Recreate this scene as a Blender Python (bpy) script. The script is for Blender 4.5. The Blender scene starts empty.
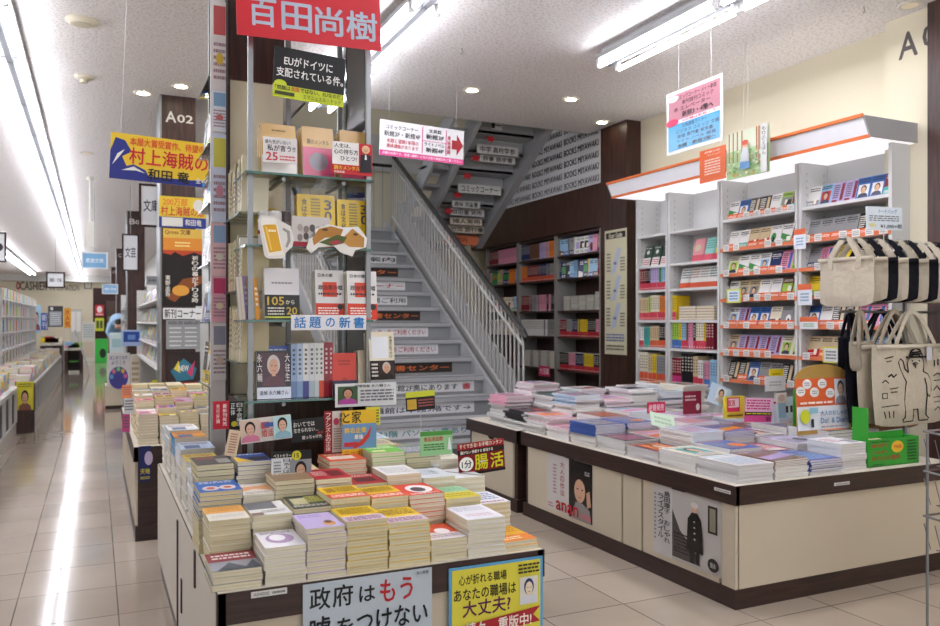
import bpy, math, random
from mathutils import Vector, Matrix, Euler
PI = math.pi
sc = bpy.context.scene
# ---------------- camera, world, exposure ----------------
FPX, CU, HV, EYE = 800.0, 470.0, 322.0, 1.25
YAW = math.radians(25.1)
SY, CY = math.sin(YAW), math.cos(YAW)
cam_d = bpy.data.cameras.new('camera'); cam = bpy.data.objects.new('camera', cam_d)
sc.collection.objects.link(cam); sc.camera = cam
cam.location = (0, 0, EYE); cam.rotation_euler = (PI/2, 0, -YAW)
cam_d.sensor_width = 36; cam_d.lens = 36*FPX/940; cam_d.shift_y = (HV-313)/940
cam_d.clip_start = .05; cam_d.clip_end = 100
cam_d.dof.use_dof = True; cam_d.dof.focus_distance = 2.9; cam_d.dof.aperture_fstop = 5.0
w = bpy.data.worlds.new('world'); sc.world = w; w.use_nodes = True
w.node_tree.nodes['Background'].inputs[0].default_value = (.93, .96, 1, 1)
w.node_tree.nodes['Background'].inputs[1].default_value = .5
sc.view_settings.view_transform = 'Standard'; sc.view_settings.look = 'None'
sc.view_settings.gamma = 1; sc.view_settings.exposure = 1.92
TUBE = 9.0           # strength of the fluorescent tubes
sc.cycles.max_bounces = 6; sc.cycles.transparent_max_bounces = 16; sc.cycles.use_denoising = True
sc.cycles.sample_clamp_indirect = 6
ZC = 3.22             # ceiling height
# ---------------- helpers ----------------
def lin(c):
    if isinstance(c, str):
        c = c.lstrip('#'); c = c if len(c) == 6 else ''.join(x+x for x in c); c = tuple(int(c[i:i+2], 16)/255 for i in (0, 2, 4))
    return tuple(x/12.92 if x <= .04045 else ((x+.055)/1.055)**2.4 for x in c[:3]) + (1,)
def ray(u, v): a, b = (u-CU)/FPX, (HV-v)/FPX; return SY+CY*a, CY-SY*a, b
def P(u, v, X=None, Y=None, Z=None):
    rx, ry, rz = ray(u, v)
    d = X/rx if X is not None else Y/ry if Y is not None else (Z-EYE)/rz
    return Vector((rx*d, ry*d, EYE+rz*d))
MATS = {}
def mat(name, col=None, rough=.5, metal=0, spec=.5, emit=0, attr=False, alpha=None, trans=0, coat=0, fn=None):
    m = bpy.data.materials.new(name); m.use_nodes = True; nt = m.node_tree
    b = nt.nodes['Principled BSDF']
    b.inputs['Roughness'].default_value = rough; b.inputs['Metallic'].default_value = metal
    b.inputs['Specular IOR Level'].default_value = spec
    b.inputs['Transmission Weight'].default_value = trans; b.inputs['Coat Weight'].default_value = coat
    if col is not None:
        b.inputs['Base Color'].default_value = lin(col)
        if emit: b.inputs['Emission Color'].default_value = lin(col); b.inputs['Emission Strength'].default_value = emit
    if attr:
        a = nt.nodes.new('ShaderNodeAttribute'); a.attribute_name = 'Col'
        nt.links.new(a.outputs['Color'], b.inputs['Base Color'])
    if fn: fn(nt, b)
    MATS[name] = m; return m
def mixc(nt, fac, a, b):
    n = nt.nodes.new('ShaderNodeMix'); n.data_type = 'RGBA'
    nt.links.new(fac, n.inputs[0])
    for i, c in ((6, a), (7, b)):
        if isinstance(c, tuple): n.inputs[i].default_value = c
        else: nt.links.new(c, n.inputs[i])
    return n.outputs[2]
def tex(nt, kind, scale, coord='Object', vs=(1, 1, 1), **kw):
    tc = nt.nodes.new('ShaderNodeTexCoord'); mp = nt.nodes.new('ShaderNodeMapping'); mp.inputs['Scale'].default_value = vs
    nt.links.new(tc.outputs[coord], mp.inputs[0])
    t = nt.nodes.new(kind); t.inputs['Scale'].default_value = scale
    nt.links.new(mp.outputs[0], t.inputs['Vector'])
    for k, v in kw.items(): t.inputs[k].default_value = v
    return t, mp
def ramp(nt, src, p):
    r = nt.nodes.new('ShaderNodeValToRGB'); nt.links.new(src, r.inputs[0])
    r.color_ramp.elements[0].position = p[0][0]; r.color_ramp.elements[0].color = p[0][1]
    r.color_ramp.elements[1].position = p[1][0]; r.color_ramp.elements[1].color = p[1][1]
    return r.outputs[0]
def bump(nt, b, src, s, dist=.01):
    n = nt.nodes.new('ShaderNodeBump'); n.inputs['Strength'].default_value = s; n.inputs['Distance'].default_value = dist
    nt.links.new(src, n.inputs['Height']); nt.links.new(n.outputs[0], b.inputs['Normal'])
def f_wood(c1, c2):
    def f(nt, b):
        t, _ = tex(nt, 'ShaderNodeTexNoise', 6, vs=(9, 9, .6), Detail=4)
        nt.links.new(ramp(nt, t.outputs[0], [(.35, lin(c1)), (.65, lin(c2))]), b.inputs['Base Color'])
    return f
def f_woodh(c1, c2):
    def f(nt, b):
        t, _ = tex(nt, 'ShaderNodeTexNoise', 6, vs=(.8, .8, 14), Detail=4)
        nt.links.new(ramp(nt, t.outputs[0], [(.35, lin(c1)), (.65, lin(c2))]), b.inputs['Base Color'])
    return f
def f_floor(nt, b):
    t, mp = tex(nt, 'ShaderNodeTexBrick', 1.0, vs=(1/.406, 1/.406, 1))
    t.offset = 0; mp.inputs['Location'].default_value = (-.09/.406, -.2, 0)
    t.inputs['Brick Width'].default_value = 1; t.inputs['Row Height'].default_value = 1
    t.inputs['Mortar Size'].default_value = .008; t.inputs['Mortar Smooth'].default_value = .2
    t.inputs['Color1'].default_value = lin('#a99a8b'); t.inputs['Color2'].default_value = lin('#9d8f80'); t.inputs['Mortar'].default_value = lin('#5f554b')
    n, _ = tex(nt, 'ShaderNodeTexNoise', 2.2, Detail=6)
    c = mixc(nt, ramp(nt, n.outputs[0], [(.4, (0, 0, 0, 1)), (.75, (.35, .35, .35, 1))]), t.outputs[0], lin('#bcae9e'))
    nt.links.new(c, b.inputs['Base Color'])
    n2, _ = tex(nt, 'ShaderNodeTexNoise', 1.7, Detail=2); bump(nt, b, n2.outputs[0], .03, .02)
def f_ceil(nt, b):
    n, _ = tex(nt, 'ShaderNodeTexNoise', 55, Detail=2)
    nt.links.new(ramp(nt, n.outputs[0], [(.36, lin('#cfcac8')), (.5, lin('#e9e5e3'))]), b.inputs['Base Color'])
    bump(nt, b, n.outputs[0], .35, .01)
def f_pages(nt, b):
    a = nt.nodes.new('ShaderNodeAttribute'); a.attribute_name = 'Col'
    t, _ = tex(nt, 'ShaderNodeTexNoise', 40, vs=(.1, .1, 18), Detail=3)
    g = nt.nodes.new('ShaderNodeMix'); g.data_type = 'RGBA'; g.blend_type = 'MULTIPLY'; g.inputs[0].default_value = 1
    nt.links.new(a.outputs['Color'], g.inputs[6]); nt.links.new(ramp(nt, t.outputs[0], [(.3, (.72, .7, .66, 1)), (.6, (1, 1, 1, 1))]), g.inputs[7])
    nt.links.new(g.outputs[2], b.inputs['Base Color'])
def f_canvas(nt, b):
    a = nt.nodes.new('ShaderNodeAttribute'); a.attribute_name = 'Col'; nt.links.new(a.outputs['Color'], b.inputs['Base Color'])
    t, _ = tex(nt, 'ShaderNodeTexNoise', 14, Detail=3); bump(nt, b, t.outputs[0], .5, .03)
mat('print', attr=True, rough=.5, spec=.35)
mat('gloss', attr=True, rough=.22, spec=.5)
mat('plain', attr=True, rough=.6, spec=.3)
mat('pages', rough=.8, spec=.15, fn=f_pages)
mat('canvas', rough=.85, spec=.1, fn=f_canvas)
mat('steel', '#8f9192', rough=.45, metal=1)
mat('whitemetal', '#aeacaa', rough=.4)
mat('blackrail', '#1f1c1b', rough=.35)
mat('walnut', rough=.42, fn=f_wood('#2b1914', '#4a2c22'))
mat('walnuth', rough=.42, fn=f_woodh('#2a1a16', '#3c2620'))
mat('creampanel', '#c4b8a2', rough=.45)
mat('creamwall', '#ddd4bb', rough=.8, spec=.2)
mat('whitewall', '#cbcac6', rough=.8, spec=.2)
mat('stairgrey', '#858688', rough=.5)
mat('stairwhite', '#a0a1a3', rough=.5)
mat('floor', rough=.075, spec=.36, fn=f_floor)
mat('ceiling', rough=.9, spec=.1, fn=f_ceil)
mat('tube', '#f4f6ff', emit=TUBE)
mat('downlight', '#fff4d8', emit=9)
mat('soffit_glow', '#fdfbff', emit=.2)  # faint glow added to the crown soffit to brighten it and the shelves
mat('screen', '#3d6fd0', emit=.8)
def f_glass(nt, b):
    tr = nt.nodes.new('ShaderNodeBsdfTransparent'); tr.inputs[0].default_value = (.93, .97, .95, 1)
    gl = nt.nodes.new('ShaderNodeBsdfGlossy'); gl.inputs['Roughness'].default_value = .02
    fr = nt.nodes.new('ShaderNodeFresnel'); fr.inputs[0].default_value = 1.45
    mx = nt.nodes.new('ShaderNodeMixShader'); nt.links.new(fr.outputs[0], mx.inputs[0])
    nt.links.new(tr.outputs[0], mx.inputs[1]); nt.links.new(gl.outputs[0], mx.inputs[2])
    nt.links.new(mx.outputs[0], nt.nodes['Material Output'].inputs[0])
mat('glass', fn=f_glass)
mat('glassedge', '#3d6b60', rough=.15, spec=.7)
# ---- text geometry cache ----
_tc = {}
def glyphs(s, bold):
    k = (s, bold)
    if k not in _tc:
        c = bpy.data.curves.new('t', 'FONT'); c.body = s; c.resolution_u = 2; c.offset = 0
        o = bpy.data.objects.new('t', c); sc.collection.objects.link(o)
        dg = bpy.context.evaluated_depsgraph_get()
        m = bpy.data.meshes.new_from_object(o.evaluated_get(dg))
        vs = [(v.co.x, v.co.y, 0) for v in m.vertices]; fs = [tuple(p.vertices) for p in m.polygons]
        bpy.data.objects.remove(o); bpy.data.curves.remove(c); bpy.data.meshes.remove(m)
        if not vs: vs = [(0, 0, 0)]; fs = []
        x0, x1 = min(v[0] for v in vs), max(v[0] for v in vs); y0, y1 = min(v[1] for v in vs), max(v[1] for v in vs)
        if bold:
            n = len(vs); dl = .016; v0, f0 = [v[:2] for v in vs], fs[:]; vs, fs = [], []
            for q, (dx, dy) in enumerate(((-dl, 0), (dl, 0), (0, dl), (0, -dl))): vs += [(x+dx, y+dy, q*.22) for x, y in v0]; fs += [tuple(i+q*n for i in f) for f in f0]
        _tc[k] = ([((x-x0)/max(x1-x0, 1e-4), (y-y0)/max(y1-y0, 1e-4), q) for x, y, q in vs], fs)
    return _tc[k]
class M:
    def __init__(s): s.v, s.f, s.c, s.m = [], [], [], []
    def face(s, pts, col='#ffffff', m='print'):
        n = len(s.v); s.v += [tuple(p) for p in pts]; s.f.append(tuple(range(n, n+len(pts)))); s.c.append(lin(col) if isinstance(col, str) else col); s.m.append(m)
    def box(s, x0, x1, y0, y1, z0, z1, col='#ffffff', m='print'):
        a = [(x0, y0, z0), (x1, y0, z0), (x1, y1, z0), (x0, y1, z0), (x0, y0, z1), (x1, y0, z1), (x1, y1, z1), (x0, y1, z1)]
        s.hexa(a, col, m)
    def hexa(s, a, col='#ffffff', m='print'):
        n = len(s.v); s.v += [tuple(p) for p in a]; c = lin(col) if isinstance(col, str) else col
        for f in ((0, 3, 2, 1), (4, 5, 6, 7), (0, 1, 5, 4), (1, 2, 6, 5), (2, 3, 7, 6), (3, 0, 4, 7)):
            s.f.append(tuple(n+i for i in f)); s.c.append(c); s.m.append(m)
    def tube(s, p, r, col='#ffffff', m='print', n=8, cap=True):
        p = [Vector(q) for q in p]; c = lin(col) if isinstance(col, str) else col; rings = []
        for i, q in enumerate(p):
            t = (p[min(i+1, len(p)-1)]-p[max(i-1, 0)]).normalized()
            a = Vector((0, 0, 1)) if abs(t.z) < .9 else Vector((1, 0, 0))
            e = t.cross(a).normalized(); g = t.cross(e); b = len(s.v); rr = r[i] if isinstance(r, (list, tuple)) else r
            for k in range(n): s.v.append(tuple(q+(e*math.cos(2*PI*k/n)+g*math.sin(2*PI*k/n))*rr))
            rings.append(b)
        for i in range(len(p)-1):
            for k in range(n):
                s.f.append((rings[i]+k, rings[i]+(k+1) % n, rings[i+1]+(k+1) % n, rings[i+1]+k)); s.c.append(c); s.m.append(m)
        if cap:
            for b in (rings[0], rings[-1]): s.f.append(tuple(b+k for k in range(n))); s.c.append(c); s.m.append(m)
    def prism(s, pts, o, ux, uy, nn, th, col='#ffffff', m='print', side=None):
        o, ux, uy, nn = Vector(o), Vector(ux), Vector(uy), Vector(nn)
        a = [o+ux*x+uy*y+nn*th for x, y in pts]; b = [o+ux*x+uy*y for x, y in pts]
        s.face(a, col, m); s.face(b[::-1], side or col, m)
        for i in range(len(pts)): j = (i+1) % len(pts); s.face([b[i], b[j], a[j], a[i]], side or col, m)
    def art(s, ops, o, ux, uy, w, h, m='print', eps=.0004):
        """flat printed shapes on a face; o = lower corner, ux/uy unit axes, w x h size, shapes in fractions"""
        o, ux, uy = Vector(o), Vector(ux), Vector(uy); n = ux.cross(uy)
        k = 0
        def pt(x, y, q=0): return o+ux*(x*w)+uy*(y*h)+n*(eps*(k+q))
        for q in ops:
            k += 1; t = q[0]
            if t == 'r': _, a, b, c, d, col = q; s.face([pt(a, b), pt(c, b), pt(c, d), pt(a, d)], col, m)
            elif t == 'p': s.face([pt(x, y) for x, y in q[1]], q[2], m)
            elif t == 'e':
                _, cx, cy, rx, ry, col = q; s.face([pt(cx+rx*math.cos(2*PI*i/18), cy+ry*math.sin(2*PI*i/18)) for i in range(18)], col, m)
            elif t in 'tT':
                _, tx, a, b, c, d, col = q; vs, fs = glyphs(tx, t == 'T'); base = len(s.v); cc = lin(col)
                s.v += [tuple(pt(a+x*(c-a), b+y*(d-b), q_)) for x, y, q_ in vs]
                for f in fs: s.f.append(tuple(base+i for i in f)); s.c.append(cc); s.m.append(m)
            elif t in 'vV':
                _, tx, a, b, c, d, col = q; cc = lin(col); N = len(tx)
                for i, ch in enumerate(tx):
                    if ch == ' ': continue
                    hh = (d-b)/N; y1 = d-i*hh; vs, fs = glyphs(ch, t == 'V'); base = len(s.v)
                    s.v += [tuple(pt(a+x*(c-a), y1-hh*.94+y*hh*.86, q_)) for x, y, q_ in vs]
                    for f in fs: s.f.append(tuple(base+i2 for i2 in f)); s.c.append(cc); s.m.append(m)
            elif t == 's':      # small print as fine dashes
                _, a, b, c, d, col, rows = q; R = random.Random(int(a*97+b*31+rows*7))
                for i in range(rows):
                    y = b+(d-b)*(i+.25)/rows; yy = y+(d-b)*.5/rows; x = a
                    while x < c-.01:
                        l = min(c-x, R.uniform(.05, .2)*(c-a)+.01); s.face([pt(x, y), pt(x+l, y), pt(x+l, yy), pt(x, yy)], col, m); x += l+.03*(c-a)
            elif t == 'f':      # a portrait photo: backdrop, shoulders, neck, hair, face, eyes, mouth
                _, a, b, c, d, bg, hair, shirt, skin = q
                def q2(x, y): return (a+x*(c-a), b+y*(d-b))
                sub = [('r', a, b, c, d, bg), ('p', [q2(.02, 0), q2(.98, 0), q2(.9, .22), q2(.62, .34), q2(.38, .34), q2(.1, .22)], shirt),
                       ('e', *q2(.5, .64), .27*(c-a), .3*(d-b), hair), ('p', [q2(.42, .3), q2(.58, .3), q2(.58, .46), q2(.42, .46)], skin),
                       ('e', *q2(.5, .58), .2*(c-a), .24*(d-b), skin), ('r', *q2(.38, .6), *q2(.46, .62), '#3a2622'), ('r', *q2(.54, .6), *q2(.62, .62), '#3a2622'), ('r', *q2(.43, .45), *q2(.57, .47), '#a2483f')]
                for z in sub: s.art([z], o+n*(eps*k), ux, uy, w, h, m, eps); k += 1
    def mesh(s, name):
        me = bpy.data.meshes.new(name); me.from_pydata(s.v, [], s.f); names = list(dict.fromkeys(s.m))
        for n in names: me.materials.append(MATS[n])
        ix = {n: i for i, n in enumerate(names)}; me.polygons.foreach_set('material_index', [ix[n] for n in s.m])
        at = me.color_attributes.new('Col', 'FLOAT_COLOR', 'CORNER'); buf = []
        for p, c in zip(me.polygons, s.c): buf.extend(c*p.loop_total)
        at.data.foreach_set('color', buf); me.update(); return me
    def build(s, name, parent=None, label=None, cat=None, group=None, kind=None, loc=None, rot=None, smooth=False):
        me = s.mesh(name)
        if smooth:
            for p in me.polygons: p.use_smooth = True
        return link(name, me, parent, label, cat, group, kind, loc, rot)
def short(s):
    w_ = s.split()
    for drop in ('the', 'a', 'its', 'of', 'from', 'on', 'and'):
        while len(w_) > 16 and drop in w_[1:]: del w_[len(w_)-1-w_[::-1].index(drop)]
    return ' '.join(w_)
def link(name, me, parent=None, label=None, cat=None, group=None, kind=None, loc=None, rot=None):
    if label: label = short(label)
    o = bpy.data.objects.new(name, me); sc.collection.objects.link(o)
    if parent: o.parent = parent
    if label: o['label'] = label
    if cat: o['category'] = cat
    if group: o['group'] = group
    if kind: o['kind'] = kind
    if loc is not None: o.location = loc
    if rot is not None: o.rotation_euler = rot
    return o
def thing(name, label, cat, loc=(0, 0, 0), rot=None, group=None): return link(name, None, None, label, cat, group, None, loc, rot)
def struct(m, name, parent=None): return m.build(name, parent, kind='structure' if parent is None else None)
def copy_tree(o, label=None, loc=None, rot=None, group=None, parent=None):
    c = o.copy(); sc.collection.objects.link(c)
    if parent: c.parent = parent
    if label: c['label'] = label
    if loc is not None: c.location = loc
    if rot is not None: c.rotation_euler = rot
    if group: c['group'] = group
    for ch in [x for x in KIDS.get(o.name, [])]: copy_tree(ch, parent=c)
    return c
KIDS = {}
def reg(o, *ch): KIDS[o.name] = list(ch); return o
ORD = 'first second third fourth fifth sixth seventh eighth ninth tenth eleventh twelfth thirteenth fourteenth fifteenth sixteenth seventeenth eighteenth nineteenth twentieth'.split()
def ordn(i): return ORD[i] if i < 20 else 'twenty-'+ORD[i-20] if i < 29 else 'thirty-'+ORD[i-30] if i > 29 and i < 39 else ('thirtieth' if i == 29 else 'very last')
# a flat printed board; faces -Y when unrotated, hung or fixed where it stands
def board(name, w, h, base, ops, label, cat, loc, rz=0, tilt=0, roll=0, th=.003, m='print', extra=None, group=None, outline=None, parent=None, back=None):
    g = M()
    if outline: g.prism([(x*w, y*h) for x, y in outline], (-w/2, 0, 0), (1, 0, 0), (0, 0, 1), (0, -1, 0), th, base, m, back)
    else: g.box(-w/2, w/2, -th, 0, 0, h, base, m)
    g.art(ops, (-w/2, -th, 0), (1, 0, 0), (0, 0, 1), w, h, m)
    if extra: extra(g, w, h)
    o = g.build(name, parent, label, cat, group, loc=loc, rot=Euler((tilt, roll, rz), 'XYZ'))
    return o
def onY(u0, v0, u1, v1, Y):
    a, b = P(u0, (v0+v1)/2, Y=Y), P(u1, (v0+v1)/2, Y=Y); uc = (u0+u1)/2
    t, l = P(uc, v0, Y=Y), P(uc, v1, Y=Y); return b.x-a.x, t.z-l.z, (( a.x+b.x)/2, Y, l.z)
def onX(u0, v0, u1, v1, X):
    a, b = P(u0, (v0+v1)/2, X=X), P(u1, (v0+v1)/2, X=X); uc = (u0+u1)/2
    t, l = P(uc, v0, X=X), P(uc, v1, X=X); return a.y-b.y, t.z-l.z, (X, (a.y+b.y)/2, l.z)
# ---------------- structure ----------------
FX0, FX1, FY0, FY1 = -7.0, 4.85, -6.0, 38.0
SX0, SX1, SYa, SYb = 1.72, 4.85, 7.05, 10.0      # stairwell opening
g = M(); g.face([(FX0, FY0, 0), (6, FY0, 0), (6, FY1, 0), (FX0, FY1, 0)], m='floor'); struct(g, 'floor')
g = M()
for a, b, c, d in ((FX0, FX1, FY0, SYa), (FX0, SX0, SYa, SYb), (FX0, FX1, SYb, FY1)): g.box(a, b, c, d, ZC, ZC+.12, m='ceiling')
struct(g, 'ceiling')
g = M()
for y0, y1 in ((SYa, SYa+.02), (SYb-.02, SYb)): g.box(SX0, SX1, y0, y1, ZC+.0, 3.7, m='whitewall')
g.box(SX0-.02, SX0, SYa, SYb, ZC, 3.7, m='whitewall'); struct(g, 'trim_1')
g = M(); g.box(SX0-1, SX1+.2, SYa-1.5, SYb+.3, 5.3, 5.4, m='whitewall'); struct(g, 'ceiling_2')
g = M(); g.box(SX0-1, SX1+.2, SYa-1.5, SYa-1.45, 3.7, 5.3, m='whitewall'); g.box(SX0-1, SX0-.95, SYa-1.5, SYb+.3, 3.7, 5.3, m='whitewall'); struct(g, 'wall_upper')
g = M(); g.box(SX1, SX1+.25, FY0, 6.84, 0, 5.3, m='creamwall'); g.box(4.97, 5.1, 6.84, SYb+.3, 0, 5.3, m='creamwall'); struct(g, 'wall_right')
g = M(); g.box(SX0, 5.0, SYb, SYb+.12, 0, 5.3, m='creamwall'); struct(g, 'wall_stair')
g = M(); g.box(FX0, FX1, FY1, FY1+.1, 0, ZC, m='creamwall'); struct(g, 'wall_back')
g = M(); g.box(FX0-.1, FX0, FY0, FY1, 0, ZC, m='whitewall'); struct(g, 'wall_left')
# unseen rear wall, left open so added world light comes in: two piers and a header
g = M(); g.box(FX0, -5, FY0-.1, FY0, 0, ZC, m='whitewall'); g.box(4, 5, FY0-.1, FY0, 0, ZC, m='whitewall'); struct(g, 'wall_rear')
g = M(); g.box(1.6, 1.72, SYb, FY1, 0, ZC, m='whitewall'); struct(g, 'wall_inner')
# ceiling soffit shade band on the far wall
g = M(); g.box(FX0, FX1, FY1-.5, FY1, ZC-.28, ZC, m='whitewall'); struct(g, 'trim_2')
# dark panelled wall behind the stairs and the walnut column beside it
g = M(); g.box(4.70, 4.97, 6.84, SYb, 2.235, ZC+1.2, m='walnut')
struct(g, 'wall_panelled')
g = M(); g.box(4.68, 4.85, 6.40, 6.84, 0, ZC, m='walnut'); struct(g, 'column_walnut')
g = M(); g.box(4.72, 4.85, 3.28, 3.62, 0, ZC, m='creamwall')
a = P(900, 45, X=4.72); b = P(928, 45, X=4.72)
g.art([('T', 'A', 0, 0, .36, .62, '#55504c'), ('T', '03', .46, .1, .96, .62, '#55504c')], (4.72, P(899, 60, X=4.72).y, P(899, 60, X=4.72).z), (0, -1, 0), (0, 0, 1), .36, .26)
struct(g, 'column_cream')
g = M(); g.box(4.66, 4.85, 2.4, 3.28, 0, ZC, m='walnut'); struct(g, 'column_dark')
# row of walnut columns along the aisle
COLY = (7.4, 15.4, 23.4, 31.4)
for i, y in enumerate(COLY):
    g = M(); g.box(.52, .80, y, y+.4, 0, ZC, m='walnut'); g.box(.505, .52, y, y+.4, 0, ZC, m='steel')
    tx = ('A', '02') if i == 0 else ('B', '02') if i == 1 else ('C', '02')
    g.art([('T', tx[0], .12, 0, .42, .62, '#cfcac4'), ('T', tx[1], .46, .03, .92, .48, '#cfcac4')], (.52, y, P(180, 123, Y=7.4).z), (1, 0, 0), (0, 0, 1), .28, .15)
    struct(g, 'column_%d' % (i+1))
# column that the glass tower is built around: walnut above, cream below
g = M(); g.box(.50, .74, 3.47, 3.75, 2.27, ZC, m='walnut'); g.box(.505, .735, 3.475, 3.745, .545, 2.27, m='creamwall'); struct(g, 'column_tower')
# ---------------- ceiling lights ----------------
def tube_pair():
    root = link('fluorescent_light', None)
    g = M(); g.box(-.10, .10, 0, 1.22, .05, .08, '#a0a1a3', 'plain'); g.box(-.05, .05, 0, 1.22, .08, .134, '#c0c0c2', 'plain'); g.box(-.02, .02, 0, 1.22, .015, .045, '#6a6b6e', 'plain')
    h = g.build('housing', root)
    ch = [h]
    for x in (-.083, .083):
        g = M(); g.tube([(x, .03, .0), (x, 1.19, .0)], .015, m='tube', n=10); ch.append(g.build('tube', root))
        for y in (.0, 1.19): g = M(); g.box(x-.012, x+.012, y, y+.03, -.012, .05, '#dddddd', 'plain'); ch.append(g.build('lamp_holder', root))
    return reg(root, *ch)
lampA = tube_pair(); first = True
def lamps(x, ys, where, rowlab):
    global first
    for i, y in enumerate(ys):
        lb = 'twin-tube fluorescent ceiling light, %s in the row %s' % (ordn(i), rowlab)
        if first: o = lampA; first = False; o.location = (x, y, ZC-.135)
        else: o = copy_tree(lampA, loc=(x, y, ZC-.135))
        o['label'] = lb; o['category'] = 'ceiling light'; o['group'] = 'fluorescent lights '+rowlab
lamps(-.55, [1.6+1.24*i for i in range(29)], 0, 'over the long tiled aisle')
lamps(1.765, [-1.8+1.24*i for i in range(7)], 0, 'ending above the stair foot')
lamps(3.355, [-2.6+1.24*i for i in range(6)], 0, 'above the magazine table')
lamps(-2.2, [3+1.24*i for i in range(26)], 0, 'beyond the aisle shelves')
lamps(-4.4, [3+4.8*i for i in range(7)], 0, 'beside the outer wall')
g = M(); 
o = copy_tree(lampA, 'added unseen twin-tube light high on the upper stairwell ceiling', (3.0, 8.0, 5.2)); o['group'] = 'added stairwell light'  # unseen lamp added to light the stairwell from above
def downlight(x, y, on, lb):
    r = thing('recessed_downlight', lb, 'ceiling light', (x, y, ZC), group='recessed downlights')
    g = M(); n = 20
    ring = lambda rr, z: [(rr*math.cos(2*PI*k/n), rr*math.sin(2*PI*k/n), z) for k in range(n)]
    a, b, c = ring(.075, -.001), ring(.068, -.010), ring(.05, -.006)
    for k in range(n):
        j = (k+1) % n; g.face([a[k], a[j], b[j], b[k]], '#d9d4c8', 'plain'); g.face([b[k], b[j], c[j], c[k]], '#d9d4c8', 'plain')
    g.build('ring', r); g = M(); g.face(ring(.05, -.005)[::-1], '#fff4d8', 'downlight' if on else 'plain'); g.build('lens', r)
for u, v, on, lb in ((472, 90, 1, 'small lit recessed downlight ahead of the stairwell opening'), (571, 99, 1, 'small lit recessed downlight between stairwell and walnut column'),
                     (602, 122, 1, 'small lit recessed downlight touching the walnut column top'), (910, 5, 0, 'recessed downlight in front of the A0 cream column'),
                     (181, 86, 1, 'recessed downlight just before the A02 column'), (143, 93, 1, 'recessed downlight on the aisle side of the A02 column'), (211, 97, 1, 'recessed downlight behind the hanging yellow banner top'),
                     (87, 153, 0, 'far dim recessed downlight beyond the smoke detector')):
    p = P(u, v, Z=ZC); downlight(p.x, min(p.y, 6.95) if p.x > SX0 else p.y, on, lb)
p = P(82, 20, Z=ZC); g = M(); g.tube([(0, 0, 0), (0, 0, -.012), (0, 0, -.03)], [.1, .1, .07], '#d9d2bd', 'plain', 24); g.tube([(0, 0, -.03), (0, 0, -.033)], .055, '#c4bda6', 'plain', 24); g.build('ceiling_speaker', None, 'round cream ceiling speaker disc near the aisle lights', 'ceiling speaker', loc=p)
p = P(84, 76, Z=ZC); g = M(); g.tube([(0, 0, 0), (0, 0, -.02), (0, 0, -.03)], [.07, .07, .04], '#d9d2bd', 'plain', 20); g.tube([(0, 0, -.03), (0, 0, -.055), (0, 0, -.06)], [.032, .03, .01], '#c9c1a9', 'plain', 16); g.build('smoke_detector', None, 'small cream smoke detector dome on the ceiling', 'smoke detector', loc=p)
p = P(90, 207, Y=12); g = M(); g.tube([(p.x, p.y, ZC), (p.x, p.y, ZC-.05)], .05, '#d9d6cc', 'plain', 12); g.tube([(p.x, p.y, ZC), (p.x, p.y, P(90, 225, Y=12).z)], .012, '#d9d6cc', 'plain'); g.box(p.x-.05, p.x+.05, p.y-.05, p.y+.05, P(90, 247, Y=12).z, P(90, 222, Y=12).z, '#d9d6cc', 'plain'); g.build('security_camera', None, 'white camera housing hanging on a ceiling rod over the aisle', 'security camera')
for u, v in ((864, 6), (462, 48)):
    p = P(u, v, Z=ZC); g = M(); g.tube([p+Vector(q) for q in ((0, 0, 0), (0, 0, -.02), (.012, 0, -.035), (0, 0, -.045), (-.01, 0, -.036))], .0025, '#777777', 'plain', 6)
    g.build('ceiling_hook', None, 'small grey wire hook in the ceiling '+('near the cream column' if u > 800 else 'before the stairwell'), 'hook')
# ---------------- staircase ----------------
RI, TR, ST0 = .155, .2405, 5.37
sx0, sx1 = 1.85, 3.10
st = thing('staircase', 'grey steel staircase with signed risers climbing to the upper floor', 'staircase', (0, 0, 0))
def onst(g, n): return g.build(n, st)
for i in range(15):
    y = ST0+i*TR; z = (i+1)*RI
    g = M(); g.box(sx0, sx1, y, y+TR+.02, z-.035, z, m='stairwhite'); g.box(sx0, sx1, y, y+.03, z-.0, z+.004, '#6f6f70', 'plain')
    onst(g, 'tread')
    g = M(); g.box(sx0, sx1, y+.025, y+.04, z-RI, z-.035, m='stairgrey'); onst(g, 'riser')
zt = 15*RI; yl = ST0+14*TR
g = M(); g.box(sx0, 4.28, yl+TR, SYb-.01, zt-.1, zt, m='stairwhite'); onst(g, 'landing')
for x in (sx0-.03, sx1):
    g = M(); g.hexa([(x, ST0+.02, 0), (x+.03, ST0+.02, 0), (x+.03, yl+TR, zt-.25), (x, yl+TR, zt-.25), (x, ST0+.02, .2), (x+.03, ST0+.02, .2), (x+.03, yl+TR, zt+.12), (x, yl+TR, zt+.12)], m='stairwhite'); onst(g, 'stringer')
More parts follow.
